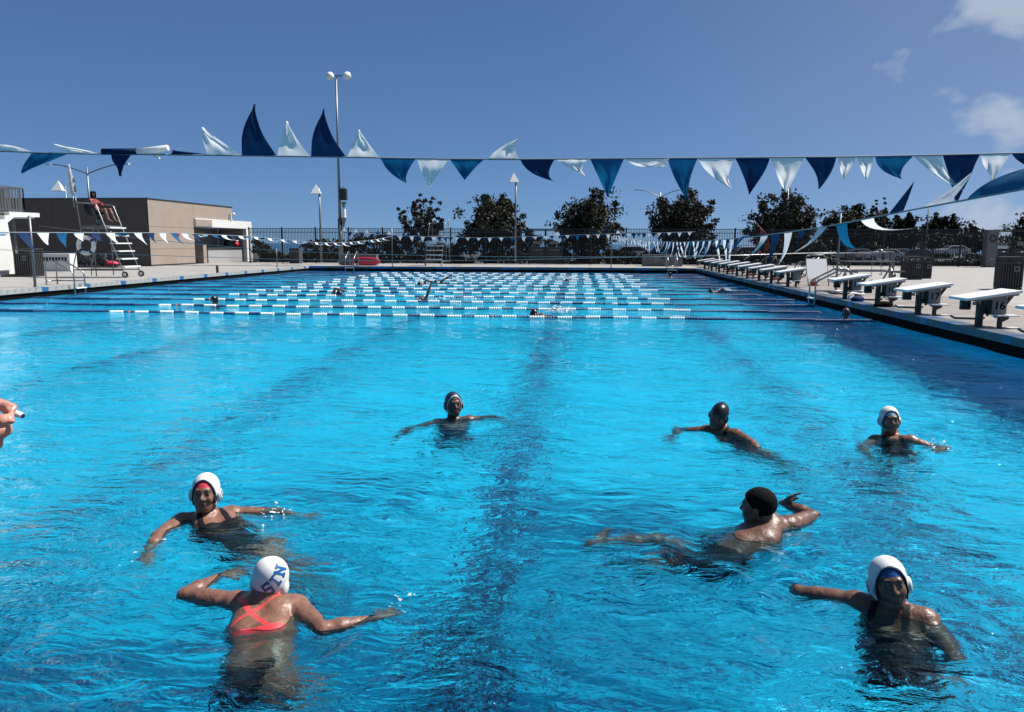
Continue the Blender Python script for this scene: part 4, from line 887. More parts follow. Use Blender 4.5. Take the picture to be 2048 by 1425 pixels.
while y < 46:
    w = 0.21; col = (B_, W_)[i % 2]
    a, c = Vector((XR, y, zr(y))), Vector((XR, y+w, zr(y+w))); ln = 0.36
    # wind from the right beyond: flags stream towards -x and the camera, dropping
    if y < 2.9: d = Vector((-0.18, -0.12, 0.06)); q = Vector((-0.08, 0, -0.01))
    elif y < 3.6: d = Vector((-0.14, 0.04, 0.10+0.1*(i % 2))); q = Vector((-0.02, 0.0, 0.07))
    elif y < 4.3: d = Vector((0.27, 0.05, -0.14)); q = Vector((0.03, 0, -0.15))
    elif y < 4.7: d = Vector((0.20, 0.05, -0.10)); q = Vector((0.03, 0, -0.24))
    else:
        s = rr.uniform(0.4, 1.0); dd = rr.choice([-1, -1, -0.6, -0.3, 0.4]); d = Vector((0.22*dd*s, -0.05, -0.33+0.12*abs(dd))); q = Vector((0.05*dd, 0, -0.2))
    if y > 20: d = Vector((rr.uniform(-0.05, 0.12), 0, rr.uniform(-0.28, -0.2))); q = d*0.5
    pennant(rl, a, c, (a+c)/2+d, (a+c)/2+q, col if (i % 5 != 4) else (L_ if i % 2 == 0 else W_), Vector((0.03, 0, 0)), 100+i, rows=8 if y < 15 else 4, cols=4 if y < 15 else 2)
    y += w+(0.07 if y < 20 else 0.10); i += 1
# left line
XL = -11.9
ll = empty('pennant_line', (0, 0, 0), label='left pennant line passing in front of the tan building and sagging towards the far post', cat='pennant line', group='backstroke pennant lines')
LP = [at_x(px, py, XL) for px, py in ((0, 465), (160, 466), (340, 466), (500, 473), (580, 481), (640, 486), (690, 486), (750, 480), (788, 472))]
LP = [Vector((XL, 9.0, LP[0].z+0.15))]+LP+[Vector((XL, PY1+0.3, at_y(789, 462, PY1).z))]
ly = [v.y for v in LP]; lz = [v.z for v in LP]
t = MB(); t.tube(LP, 0.010, 6); t.build('cord', M_CORD, ll)
y = 13.0; i = 0
while y < 46.2:
    w = 0.40 if y < 30 else 0.42; a, c = Vector((XL, y, np.interp(y, ly, lz))), Vector((XL, y+w, np.interp(y+w, ly, lz)))
    d = Vector((rr.uniform(0.12, 0.34), -0.05, rr.uniform(-0.40, -0.18))); q = Vector((0.02, 0, -0.16))
    if y > 24: d = Vector((rr.uniform(0.30, 0.42), 0, rr.uniform(-0.16, -0.08)))
    if i % 7 == 3: d = Vector((-0.3, 0, 0.0))
    pennant(ll, a, c, (a+c)/2+d, (a+c)/2+q, (B_, W_, L_, W_)[i % 4], Vector((0.03, 0, 0.02)), 300+i, rows=5, cols=3)
    y += w+(0.22 if y < 22 else 0.24); i += 1
# far line across the pool
fl = empty('pennant_line', (0, 0, 0), label='small far pennant line crossing in front of the far fence', cat='pennant line', group='backstroke pennant lines')
FP = [(683, 463), (740, 468), (789, 471), (860, 474), (960, 476), (1060, 474), (1130, 471), (1227, 468), (1320, 466), (1390, 464)]
fy = PY1+0.1; t = MB(); t.tube([at_y(px, py, fy) for px, py in FP], 0.010, 5); t.build('cord', M_CORD, fl)
px = 684; i = 0
while px < 1385:
    up = (px < 780 and i % 2 == 0) or i in (38, 45, 50); wpx = 9.6
    py = np.interp(px+5, [p[0] for p in FP], [p[1] for p in FP])
    a, c = at_y(px, py, fy), at_y(px+wpx, py, fy); d = Vector((rr.uniform(-.05,.05), 0, 0.25 if up else -rr.uniform(0.2, 0.36)))
    pennant(fl, a, c, (a+c)/2+d, (a+c)/2+d*0.5, (W_, B_, L_ if i % 3 == 0 else W_, B_)[i % 4], Vector((0, 0.03, 0)), 600+i, rows=3, cols=2); px += wpx+(0.6 if px > 1100 else 1.6); i += 1
# two slack guard cables across the pool
for k, (prs, Y0, Y1) in enumerate(((((78, 452), (300, 480), (554, 502), (740, 509), (1000, 514), (1380, 514), (1676, 505)), 23.0, 22.9), (((0, 500), (78, 503), (300, 511), (554, 519), (800, 522), (1000, 521), (1380, 512), (1640, 507), (1770, 506)), 23.0, 31.5))):
    t = MB(); ps = []
    for px, py in prs: Y = np.interp(px, [prs[0][0], prs[-1][0]], [Y0, Y1]); ps.append(at_y(px, py, float(Y)))
    t.tube(ps, 0.008, 5); t.build('guard_cable', M_STEEL, label=('upper' if k == 0 else 'lower') + ' slack steel cable strung over the lanes from post to post', cat='cable', group='guard cables over the pool')
# ---------------------------------------------------------------- lifeguard chairs
def lg_chair(loc, rz, label, sc=1.0, umbrella=True, ring=True, seat_empty=False):
    E = empty('lifeguard_chair', loc, rz, label, 'lifeguard chair', 'tall steel lifeguard chairs'); E.scale = (sc, sc, sc)
    W2 = 1.15                                # local: +x towards the pool (ladder side), y across
    for y in (0.0, W2):
        t = MB(); t.tube([(-0.72,y,2.96),(0.0,y,2.92),(0.06,y,2.85),(0.98,y,0.32),(1.02,y,0.12)], 0.021, 8); t.build('ladder_rail', M_STEEL, E)
        t = MB(); t.tube([(-0.80,y,3.25),(-0.76,y,2.9),(-0.66,y,1.9),(-1.08,y,0.5),(-1.12,y,0.03)], 0.021, 8); t.tube([(-0.15,y,2.02),(-0.15,y,0.05)],0.02,8); t.tube([(-1.1,y,0.3),(1.0,y,0.30)],0.024,8); t.tube([(-0.66,y,1.98),(0.42,y,1.98)],0.026,8); t.build('side_frame', M_DSTEEL, E)
        w_ = MB(); w_.lathe([(0.06,-0.03),(0.125,-0.025),(0.125,0.025),(0.06,0.03)], (0,0,0), 16, 'y'); wo = w_.build('wheel', M_BLACK, E); wo.location = (1.06, y, 0.125)
        w_ = MB(); w_.lathe([(0.07,-0.032),(0.07,0.032)], (0,0,0), 12, 'y'); w_.build('hub', M_WPLAS, wo)
    for k in range(6):
        z = 1.98-0.31*k; x = 0.40+(2.02-z)*0.335; t = MB(); t.box((x-0.12,0.02,z-0.02),(x+0.14,W2-0.02,z+0.03)); t.build('tread', M_WPLAS, E)
    t = MB(); t.box((-0.70,0.0,2.0),(0.38,W2,2.07)); t.build('platform', M_GREY, E)
    t = MB(); t.box((-0.55,0.3,2.42),(0.0,0.85,2.5)); t.prism([(-0.66,2.48),(-0.56,2.48),(-0.66,3.0),(-0.74,3.0)], 0.3, 0.85, 'xz'); s_ = t.build('seat', M_BLACK, E, bevel=0.02)
    t = MB(); t.tube([(-0.27,0.575,2.07),(-0.27,0.575,2.42)], 0.07, 10); t.bar((-0.45,0.575,2.1),(0.0,0.575,2.1),0.06); t.build('seat_stem', M_DSTEEL, E)
    t = MB(); t.tube([(-1.1,0,0.3),(-1.1,W2,0.3)],0.022,8); t.tube([(-0.76,0,2.95),(-0.76,W2,2.95)],0.022,8); t.tube([(-0.66,0,1.95),(-0.66,W2,1.95)],0.022,8); t.build('cross_bar', M_DSTEEL, E)
    return E
CHX, CHY = at(250, 556).x-1.05, at(250, 556).y
ch = lg_chair((CHX, CHY, 0), 0.0, 'tall steel lifeguard chair on the left deck with the guard seated')
t = MB(); t.tube([(-0.86,0.05,2.9),(-0.93,0.05,3.3)], 0.03, 8)
t2 = MB(); prof = [(0.03,0),(0.09,0.08),(0.07,0.3),(0.10,0.38),(0.06,0.62),(0.09,0.72),(0.05,0.98),(0.04,1.1),(0.05,1.15),(0.02,1.2)]
um = empty('umbrella', (CHX-0.93, CHY+0.05, 3.25), label='furled white umbrella tied upright to the lifeguard chair', cat='umbrella'); um.rotation_euler = (0, -0.06, 0)
t2.lathe(prof, n=12); t2.build('canopy', mat('umbrella_cloth', (0.42,0.43,0.43), 0.8, var=0.3, scale=9), um)
t3 = MB()
for q in (0.25, 0.5, 0.12): t3.add([(0.03,-0.03,q),(0.20,-0.02,q-0.02),(0.16,0.03,q+0.13),(0.02,0.04,q+0.2)], [(0,1,2,3)])
t3.build('loose_flap', mat('umbrella_trim', (0.2,0.21,0.22), 0.8), um); t.tube([(0,0,-0.4),(0,0,0.0)],0.02,6)
t = MB(); t.tube([(0,0,-0.5),(0,0,0.02)], 0.022, 8); t.build('pole', M_DSTEEL, um)
# life ring on the near side of the chair
lr = empty('life_ring', (CHX-0.45, CHY-0.06, 1.28), label='white life ring with dark straps hung on the chair frame', cat='life ring')
t = MB(); t.tube([(0.32*math.cos(a),0,0.32*math.sin(a)) for a in np.linspace(0,2*math.pi,33)], 0.085, 10, cap=False); t.build('ring', M_WPLAS, lr)
for a in (0.6, 2.2, 3.9, 5.4): t = MB(); t.lathe([(0.092,-0.05),(0.092,0.05)], (0,0,0), 12, 'x'); o = t.build('strap', M_NAVYP, lr); o.location = (0.32*math.cos(a),0,0.32*math.sin(a)); o.rotation_euler = (0,-(a+math.pi/2),0)
c2 = at_y(858, 520, 49.5)
fc = lg_chair((c2.x, 49.8, 0), -math.pi/2-0.1, 'far empty lifeguard chair in front of the sparse tree', sc=0.92)
# ---------------------------------------------------------------- implicit bodies
class Field:
    def __init__(s, lo, hi, h):
        s.lo = np.array(lo, float); s.h = h; s.n = np.ceil((np.array(hi)-s.lo)/h).astype(int)+1
        s.D = np.full(s.n, 0.25, np.float32)
    def _sub(s, lo, hi):
        a = np.clip(np.floor((lo-s.lo)/s.h).astype(int), 0, s.n-1); b = np.clip(np.ceil((hi-s.lo)/s.h).astype(int)+1, 1, s.n)
        if (b <= a).any(): return None
        ax = [s.lo[i]+s.h*np.arange(a[i], b[i]) for i in range(3)]
        return (slice(a[0],b[0]), slice(a[1],b[1]), slice(a[2],b[2])), np.stack(np.meshgrid(*ax, indexing='ij'), -1)
    def blend(s, sl, d, k, sub=False):
        A = s.D[sl]
        if sub: A = -A
        if k > 0:
            hh = np.clip(0.5+0.5*(d-A)/k, 0, 1) if not sub else np.clip(0.5+0.5*(d-A)/k, 0, 1)
            Rr = d*(1-hh)+A*hh-k*hh*(1-hh)
        else: Rr = np.minimum(A, d)
        s.D[sl] = -Rr if sub else Rr
    def cone(s, a, b, ra, rb, k=0.02, sub=False):
        a = np.array(a, float); b = np.array(b, float); m = max(ra, rb)+0.05+k
        q = s._sub(np.minimum(a, b)-m, np.maximum(a, b)+m)
        if q is None: return
        sl, P = q; ab = b-a; t = np.clip(((P-a)@ab)/max(ab@ab, 1e-9), 0, 1)
        d = np.linalg.norm(P-a-t[..., None]*ab, axis=-1)-(ra+(rb-ra)*t); s.blend(sl, d, k, sub)
    def ell(s, c, r, Rm=None, k=0.02, sub=False):
        c = np.array(c, float); r = np.array(r, float); m = r.max()+0.05+k
        q = s._sub(c-m, c+m)
        if q is None: return
        sl, P = q; L = P-c
        if Rm is not None: L = L@np.array(Rm)
        k0 = np.linalg.norm(L/r, axis=-1); k1 = np.linalg.norm(L/(r*r), axis=-1)+1e-9
        s.blend(sl, k0*(k0-1)/k1, k, sub)
    def mesh(s):
        D = s.D; sg = D < 0; n = s.n
        cs = [sg[i:n[0]-1+i, j:n[1]-1+j, k:n[2]-1+k] for i in (0,1) for j in (0,1) for k in (0,1)]
        tot = sum(c.astype(np.int8) for c in cs); act = np.argwhere((tot > 0) & (tot < 8))
        if len(act) == 0: return np.zeros((0,3)), np.zeros((0,4), int)
        idm = np.full(tot.shape, -1, np.int64); idm[tuple(act.T)] = np.arange(len(act))
        acc = np.zeros((len(act), 3)); cnt = np.zeros(len(act))
        cor = [(i,j,k) for i in (0,1) for j in (0,1) for k in (0,1)]
        val = {c: D[act[:,0]+c[0], act[:,1]+c[1], act[:,2]+c[2]] for c in cor}
        for c in cor:
            for ax in range(3):
                if c[ax] == 0:
                    d = list(c); d[ax] = 1; d = tuple(d); va, vb = val[c], val[d]; cr = (va < 0) != (vb < 0)
                    t = np.where(cr, va/(va-vb+1e-12), 0); p = np.tile(np.array(c, float), (len(act), 1)); p[:, ax] = t
                    acc[cr] += p[cr]; cnt[cr] += 1
        V = s.lo+s.h*(act+acc/cnt[:, None]); Q = []
        for ax in range(3):
            o1, o2 = [(1,2),(2,0),(0,1)][ax]; sl0 = [slice(1, n[i]-1) for i in range(3)]; sl0[ax] = slice(0, n[ax]-1); sl1 = list(sl0); sl1[ax] = slice(1, n[ax])
            A, B = sg[tuple(sl0)], sg[tuple(sl1)]
            for flip, cond in ((False, A & ~B), (True, ~A & B)):
                e = np.argwhere(cond); off = np.array([1,1,1]); off[ax] = 0; e = e+off
                def cell(d1, d2): q = e.copy(); q[:, o1] -= d1; q[:, o2] -= d2; return idm[tuple(q.T)]
                f = np.stack([cell(1,1), cell(0,1), cell(0,0), cell(1,0)], 1); Q.append(f[:, ::-1] if flip else f)
        return V, np.concatenate(Q)
def frame(fwd, up=(0,0,1)):
    f = Vector(fwd).normalized(); u = Vector(up); x = f.cross(u).normalized(); u = x.cross(f); return np.array([x, f, u])   # rows
SKINS = {}
def skin_mat(name, c, rough=0.42):
    if name in SKINS: return SKINS[name]
    m = mat('skin_'+name, c, rough, spec=0.45, var=0.32, scale=14, bump=0.7, bscale=30); b_ = m.node_tree.nodes['Principled BSDF']
    b_.inputs['Subsurface Weight'].default_value = 0.0; SKINS[name] = m; return m
M_LIP = mat('lip', (0.15, 0.05, 0.045), 0.5); M_BROW = mat('eyebrow', (0.012, 0.009, 0.008), 0.7); M_EYE = mat('eye_white', (0.16, 0.14, 0.13), 0.4, spec=0.2); M_IRIS = mat('iris', (0.01, 0.008, 0.007), 0.2)
def head_prims(Fd, off=0.0, ears=True, neck=True, nose=True):
    o = off
    Fd.ell((0,-0.015,0.03), (0.074+o,0.094+o,0.086+o)); Fd.ell((0,0.028,-0.03), (0.058+o,0.062+o,0.082+o), k=0.03); Fd.ell((0,0.045,-0.088),(0.030+o,0.030+o,0.022+o), k=0.03)
    for sx_ in (-1, 1):
        Fd.ell((0.034*sx_,0.060,-0.028),(0.022+o,0.022+o,0.024+o), k=0.02); Fd.cone((0.052*sx_,0.0,-0.05),(0.022*sx_,0.055,-0.088),0.02+o,0.018+o,k=0.02)
        if ears: Fd.ell((0.076*sx_,-0.008,-0.012),(0.010+o,0.017+o,0.030+o), k=0.006)
    if nose:
        for sx_ in (-1, 1): Fd.ell((0.031*sx_,0.097,0.006),(0.020,0.018,0.012), k=0.010, sub=True)
        Fd.cone((-0.032,0.076,0.026),(0.032,0.076,0.026),0.011,0.011,k=0.012)
        for sx_ in (-1, 1): Fd.ell((0.031*sx_,0.073,0.005),(0.0125,0.0125,0.0125), k=0.002)
        Fd.cone((0,0.083,0.012),(0,0.103,-0.022),0.007,0.0105,k=0.010); 
        for sx_ in (-1, 1): Fd.ell((0.012*sx_,0.093,-0.026),(0.009,0.010,0.007), k=0.006)
        Fd.cone((-0.015,0.084,-0.053),(0.015,0.084,-0.053),0.0065,0.0065,k=0.006); Fd.cone((-0.013,0.083,-0.064),(0.013,0.083,-0.064),0.0075,0.0075,k=0.005)
    if neck: Fd.cone((0,-0.03,-0.06),(0,-0.045,-0.175),0.054+o,0.058+o,k=0.025)
def head_field(h, **k):
    F_ = Field((-0.13,-0.16,-0.23),(0.13,0.16,0.15),h); head_prims(F_, **k); return F_
def grid_of(F_): ax = [F_.lo[i]+F_.h*np.arange(F_.n[i]) for i in range(3)]; return np.meshgrid(*ax, indexing='ij')
HEADV = {}
def head_mesh(h, inner=False, hair=False):
    key = (h,)
    if key not in HEADV: HEADV[key] = head_field(h).mesh()
    V, Q = HEADV[key]; c = V[Q].mean(1); x, y, z = np.abs(c[:,0]), c[:,1], c[:,2]
    mi = np.zeros(len(Q), int)
    mi[(z > -0.073) & (z < -0.046) & (x < 0.022-(np.abs(z+0.059)*0.6)) & (y > 0.080)] = 1
    mi[(z > 0.024+0.004*(x > 0.03)) & (z < 0.033) & (x > 0.014) & (x < 0.047) & (y > 0.06)] = 2
    eye = (x-0.031)**2+(z-0.005)**2; mi[(eye < 0.0125**2) & (np.abs(z-0.004) < 0.0035) & (y > 0.07)] = 3; mi[(eye < 0.0062**2) & (np.abs(z-0.004) < 0.0045) & (y > 0.07)] = 4
    if inner: mi[(z > 0.046-0.35*np.maximum(x-0.03, 0)) & (y > 0.0)] = 5
    return V, Q, mi
def cap_mesh(kind, h):
    """polo: soft cap with ear guards and an open face; silicone: smooth dome; hair: short crop"""
    if kind == 'polo':
        F_ = head_field(h, off=0.008, ears=False, neck=False, nose=False)
        for s in (-1, 1): F_.ell((0.084*s,-0.004,-0.014),(0.017,0.034,0.040), k=0.006)
        X, Y, Z = grid_of(F_); ov = np.sqrt((X/0.066)**2+((Z+0.022)/0.104)**2); win = (ov-1)*0.07
        cut = np.where(Y > -0.012, -win, -0.2); D = np.maximum(F_.D, cut); D = np.maximum(D, -(Z+0.072-0.25*np.minimum(Y, 0.0)-0.5*np.maximum(Y+0.0, 0)*0)); F_.D = D.astype(np.float32); V, Q = F_.mesh()
        c = V[Q].mean(1); ov = np.sqrt((c[:,0]/0.066)**2+((c[:,2]+0.022)/0.104)**2); mi = np.zeros(len(Q), int); mi[(ov < 1.11) & (c[:,1] > -0.01)] = 1
        d = (c[:,1]+0.004)**2+(c[:,2]+0.014)**2; mi[(np.abs(c[:,0]) > 0.094) & (d < 0.009**2)] = 1; mi[(np.abs(c[:,0]) > 0.09) & (np.abs(np.sqrt(d)-0.024) < 0.003)] = 1
        return V, Q, mi
    off = {'silicone': 0.008, 'hair': 0.007}[kind]
    F_ = head_field(h, off=off, ears=(kind == 'silicone'), neck=False, nose=False); X, Y, Z = grid_of(F_)
    if kind == 'silicone':
        F_.ell((0,-0.075,0.06),(0.05,0.045,0.05),k=0.04); pl_ = -(Z-(-0.062+0.95*np.maximum(Y+0.02, 0)-0.15*np.minimum(Y+0.02,0)))
    else: pl_ = -(Z-(-0.055+0.9*np.maximum(Y+0.03, 0)+0.0*Y+0.03*np.clip((Y+0.03)/0.02, 0, 1)))
    F_.D = np.maximum(F_.D, pl_*0.8).astype(np.float32); V, Q = F_.mesh(); return V, Q, np.zeros(len(Q), int)
def add_hand(F_, w, d, nrm, curl=0.35, spread=0.22, sc=1.0, thumb=1):
    """palm and five separate bent fingers. d: hand direction, nrm: back-of-hand normal"""
    w, d, nrm = Vector(w), Vector(d).normalized(), Vector(nrm); nrm = (nrm-d*nrm.dot(d)).normalized(); s = d.cross(nrm)
    pc = w+d*0.045*sc; Rm = np.array([s, d, nrm]).T
    F_.ell(pc, (0.038*sc, 0.050*sc, 0.015*sc), Rm, k=0.012)
    for i, (o, L) in enumerate(((-0.028,0.068),(-0.0095,0.078),(0.0095,0.073),(0.027,0.058))):
        a = spread*(i-1.5)*0.5; dd = (d*math.cos(a)+s*math.sin(a)).normalized(); p0 = w+d*0.078*sc+s*o*sc
        p1 = p0+(dd-nrm*curl*0.4)*L*0.5*sc; p2 = p1+(dd-nrm*curl*1.1).normalized()*L*0.5*sc
        F_.cone(p0, p1, 0.0088*sc, 0.0082*sc, k=0.004); F_.cone(p1, p2, 0.0082*sc, 0.0068*sc, k=0.003)
    q0 = w+d*0.022*sc-s*0.026*sc*thumb; q1 = q0+(d*0.6-s*0.75*thumb-nrm*0.2).normalized()*0.042*sc; q2 = q1+(d*0.9-s*0.3*thumb-nrm*0.25).normalized()*0.03*sc
    F_.cone(q0, q1, 0.012*sc, 0.0105*sc, k=0.006); F_.cone(q1, q2, 0.0105*sc, 0.008*sc, k=0.003)
def bone(a, t, L): a, t = Vector(a), Vector(t); return a+(t-a).normalized()*L
def person(name, J, look, label, h=0.009, hh=0.0045, skin=None, cap=None, capm=None, innerm=None, color=None, extra=None, head_up=(0,0,1), hands=True, parts=('arms','legs'), sc=1.0, group=None, female=True, mats=None):
    """J: joints in world space. head, neck, chest, pelvis, sh(2), el(2), wr(2), hd(2) directions, hip via pelvis, kn(2), an(2), toe(2)"""
    J = {k: ([Vector(x) for x in v] if isinstance(v, (list, tuple)) and not isinstance(v[0], (int, float)) else Vector(v)) for k, v in J.items()}
    org = J['neck'].copy(); allp = [p for k, v in J.items() if k not in ('hd', 'hn') for p in (v if isinstance(v, list) else [v])]
    lo = np.min([list(p-org) for p in allp], 0)-0.26; hi = np.max([list(p-org) for p in allp], 0)+0.26
    F_ = Field(lo, hi, h); q = lambda p: p-org
    nk, chp, pv, (s0, s1) = q(J['neck']), q(J['chest']), q(J['pelvis']), [q(p) for p in J['sh']]
    lat = (s1-s0).normalized(); ax = (pv-nk).normalized(); fr = lat.cross(ax).normalized(); m = 1.0 if female else 1.12
    F_.cone(nk+Vector((0,0,0.06)), nk-Vector((0,0,0.02)), 0.052, 0.06, k=0.03)
    F_.cone(s0, s1, 0.052*m, 0.052*m, k=0.035); F_.cone(nk, s0*0.85+nk*0.15, 0.05, 0.05, k=0.04); F_.cone(nk, s1*0.85+nk*0.15, 0.05, 0.05, k=0.04)
    for s_ in (-1, 1):
        F_.cone(nk+(s1-s0)*0.22*s_+ax*0.07, chp+lat*0.062*s_, 0.078*m, 0.094*m, k=0.05)
        F_.cone(chp+lat*0.062*s_, chp*0.45+pv*0.55+lat*0.05*s_, 0.094*m, 0.080*m, k=0.04)
        F_.cone(chp*0.45+pv*0.55+lat*0.05*s_, pv+lat*0.075*s_, 0.080*m, 0.098, k=0.04)
    fs = 1 if J.get('front', Vector((0,0,0))).length == 0 else (1 if fr.dot(J['front']) > 0 else -1); fr = fr*fs
    if female:
        for s_ in (-1, 1): F_.ell(chp+lat*0.07*s_+fr*0.062, (0.055,0.052,0.05), k=0.05)
    for i in (0, 1):
        sh, el, wr = q(J['sh'][i]), q(J['el'][i]), q(J['wr'][i])
        F_.ell(sh, (0.058*m,0.058*m,0.058*m), k=0.03); F_.cone(sh, el, 0.051*m, 0.040*m, k=0.02); F_.cone(el, el*0.65+wr*0.35, 0.039*m, 0.042*m, k=0.015); F_.cone(el*0.65+wr*0.35, wr, 0.042*m, 0.026*m, k=0.015); F_.cone(sh*0.7+el*0.3, sh*0.35+el*0.65, 0.053*m, 0.047*m, k=0.02)
        d = J['hd'][i] if 'hd' in J else (wr-el); nn = J['hn'][i] if 'hn' in J else Vector((0,0,1))
        if hands == 'left_only' and i == 1: continue
        if hands is True: add_hand(F_, wr, d, nn, thumb=1 if i else -1)
        else: F_.cone(wr, wr+d.normalized()*0.15, 0.03, 0.018, k=0.02)
    if 'kn' in J:
        for i in (0, 1):
            hp_ = pv+lat*0.09*(1 if i else -1)+ax*0.03; kn, an = q(J['kn'][i]), q(J['an'][i])
            F_.cone(hp_, kn, 0.088, 0.056, k=0.03); md = kn*0.65+an*0.35; F_.cone(kn, md, 0.054, 0.054, k=0.02); F_.cone(md, an, 0.054, 0.033, k=0.02)
            if 'toe' in J: to = q(J['toe'][i]); F_.cone(an, to, 0.036, 0.022, k=0.02); F_.cone(an, an-(to-an).normalized()*0.04, 0.032, 0.026, k=0.015)
    if extra: extra(F_, q)
    V, Q = F_.mesh()
    c = V[Q].mean(1); mi = np.zeros(len(Q), int)
    if color: mi = color(c, dict(nk=np.array(nk), ch=np.array(chp), pv=np.array(pv), lat=np.array(lat), ax=np.array(ax), fr=np.array(fr), q=q), mi)
    Rm = frame(look, head_up); hc = np.array(q(J['head']))
    HV, HQ, hmi = head_mesh(hh, inner=innerm is not None); HW = (HV*sc)@Rm+hc
    sk = skin; ml = [sk, M_LIP, M_BROW, M_EYE, M_IRIS, innerm or sk]+(mats or [])
    AV = np.concatenate([V, HW]); AQ = np.concatenate([Q, HQ+len(V)]); AM = np.concatenate([mi, hmi])
    me = np_mesh('body', AV, AQ, ml, True); me.polygons.foreach_set('material_index', AM.astype(np.int32)); me.update()
    o = bpy.data.objects.new(name, me); COL.objects.link(o); o.location = org; tag(o, label, 'person', group); RECV.append(o)
    if cap:
        CV, CQ, cmi = cap_mesh(cap, hh); me = np_mesh('cap', (CV*sc)@Rm+hc, CQ, capm, True); me.polygons.foreach_set('material_index', cmi.astype(np.int32)); me.update()
        cpo = bpy.data.objects.new('hair' if cap == 'hair' else 'swim_cap', me); COL.objects.link(cpo); cpo.parent = o; RECV.append(cpo)
        o['_'] = 0; del o['_']; return o, cpo, Rm, hc
    return o, None, Rm, hc
WZ = WATER_Z
def Pt(px, py, dz=0.0):
    """photo point at height dz over the water; below it, follow the sight line as the water bends it"""
    if dz >= 0: return at(px, py, WZ+dz)
    s = at(px, py, WZ); d = ray(px, py); n = Vector((0,0,1)); c = -d.z; e = 1/1.333; k = 1-e*e*(1-c*c); r = d*e+n*(e*c-math.sqrt(k)); return s+r*(-dz/-r.z)
SK_A = skin_mat('tan', (0.18, 0.088, 0.06)); SK_B = skin_mat('brown', (0.12, 0.06, 0.04)); SK_C = skin_mat('deep', (0.08, 0.042, 0.03)); SK_D = skin_mat('fair', (0.36, 0.20, 0.15))
M_SUIT = mat('black_suit', (0.006, 0.007, 0.009), 0.7, spec=0.2); M_SRED = mat('red_suit', (0.72, 0.05, 0.06), 0.5)
M_CAPW = mat('cap_white', (0.62, 0.63, 0.62), 0.5, bump=0.06, bscale=25); M_CAPN = mat('cap_navy', (0.008, 0.02, 0.06), 0.45); M_CAPK = mat('cap_black', (0.008, 0.008, 0.009), 0.3)
M_TRIM = mat('cap_trim_navy', (0.006, 0.015, 0.05), 0.5); M_TRIMW = mat('cap_trim_white', (0.6, 0.6, 0.6), 0.5); M_INR = mat('inner_cap_red', (0.62, 0.05, 0.07), 0.4); M_INB = mat('inner_cap_blue', (0.01, 0.07, 0.24), 0.35); M_INW = mat('inner_cap_pale', (0.45, 0.55, 0.62), 0.35)
M_HAIR = mat('black_hair', (0.003, 0.003, 0.003), 0.8, spec=0.12, bump=0.8, bscale=140, var=0.4, scale=60)
# ---------------------------------------------------------------- people in the near water
def suit_color(slot, top=0.16, low=1.12, half=0.20, straps=True, back_open=False):
    def f(c, a, mi):
        rel = c-a['nk']; L = np.linalg.norm(a['pv']-a['nk']); t = rel@a['ax']/L; s = np.abs(rel@a['lat']); m = mi.copy()
        m[(t > top*1.9) & (t < low) & (s < half)] = slot
        if straps: m[(t > -0.05) & (t <= top*1.9) & (s > 0.05+0.05*t) & (s < 0.085+0.05*t)] = slot
        return m
    return f
def swimmer(name, neck, head_px, look, label, sh, el, wr, hd, chest, pelvis, kn, an, toe=None, up=(0,0,1), **k):
    nk = Pt(*neck); hd_c = at_y(head_px[0], head_px[1], nk.y+k.pop('hy', -0.02)); S_ = [Pt(*p) for p in sh]; fem = k.get('female', True)
    mid = (S_[0]+S_[1])/2; v = (S_[1]-S_[0]); Ls = 0.31 if fem else 0.35; S_ = [mid-v.normalized()*Ls/2, mid+v.normalized()*Ls/2] if v.length > Ls else S_
    E_ = [bone(S_[i], Pt(*el[i]), 0.27) for i in (0,1)]; Wr = [bone(E_[i], Pt(*wr[i]), 0.235) for i in (0,1)]
    H_ = [(Vector(Pt(*hd[i]))-Wr[i]).normalized() for i in (0,1)]
    pv = bone(nk, Pt(*pelvis), 0.50); ch = Pt(*chest); ch = nk+(pv-nk)*0.42+((ch-nk)-(pv-nk)*((ch-nk).dot(pv-nk)/(pv-nk).length_squared))*0.4
    J = dict(neck=nk, head=hd_c, chest=ch, pelvis=pv, sh=S_, el=E_, wr=Wr, hd=H_)
    if 'hn' in k: J['hn'] = [Vector(x) for x in k.pop('hn')]
    if 'front' in k: J['front'] = Vector(k.pop('front'))
    K_ = [bone(pv, Pt(*kn[i]), 0.42) for i in (0,1)]; A_ = [bone(K_[i], Pt(*an[i]), 0.40) for i in (0,1)]; J['kn'] = K_; J['an'] = A_
    J['toe'] = [bone(A_[i], Pt(*toe[i]), 0.20) if toe else A_[i]+(A_[i]-K_[i]).normalized()*0.12+Vector((0,0,-0.08)) for i in (0,1)]
    return person(name, J, look, label, head_up=up, **k)
GP = 'players treading water in the near part of the pool'
swimmer('person', (418,1034,-0.02), (411,986), (0.25,-1,0.12), 'swimmer in white ear guard cap over a red inner cap, facing the camera',
    [(354,1042,-0.03),(472,1022,-0.04)], [(303,1080,-0.01),(528,1020,-0.05)], [(298,1104,-0.05),(580,1028,-0.07)], [(300,1135,-0.1),(620,1030,-0.08)],
    (425,1065,-0.10), (520,1100,-0.22), [(600,1130,-0.30),(560,1160,-0.42)], [(660,1150,-0.55),(620,1200,-0.7)], up=(0.03,0,1), front=(0.2,-0.6,0.5),
    skin=SK_A, cap='polo', capm=[M_CAPW, M_TRIM], innerm=M_INR, mats=[M_SUIT], color=suit_color(6), group=GP, h=0.008, sc=1.0)
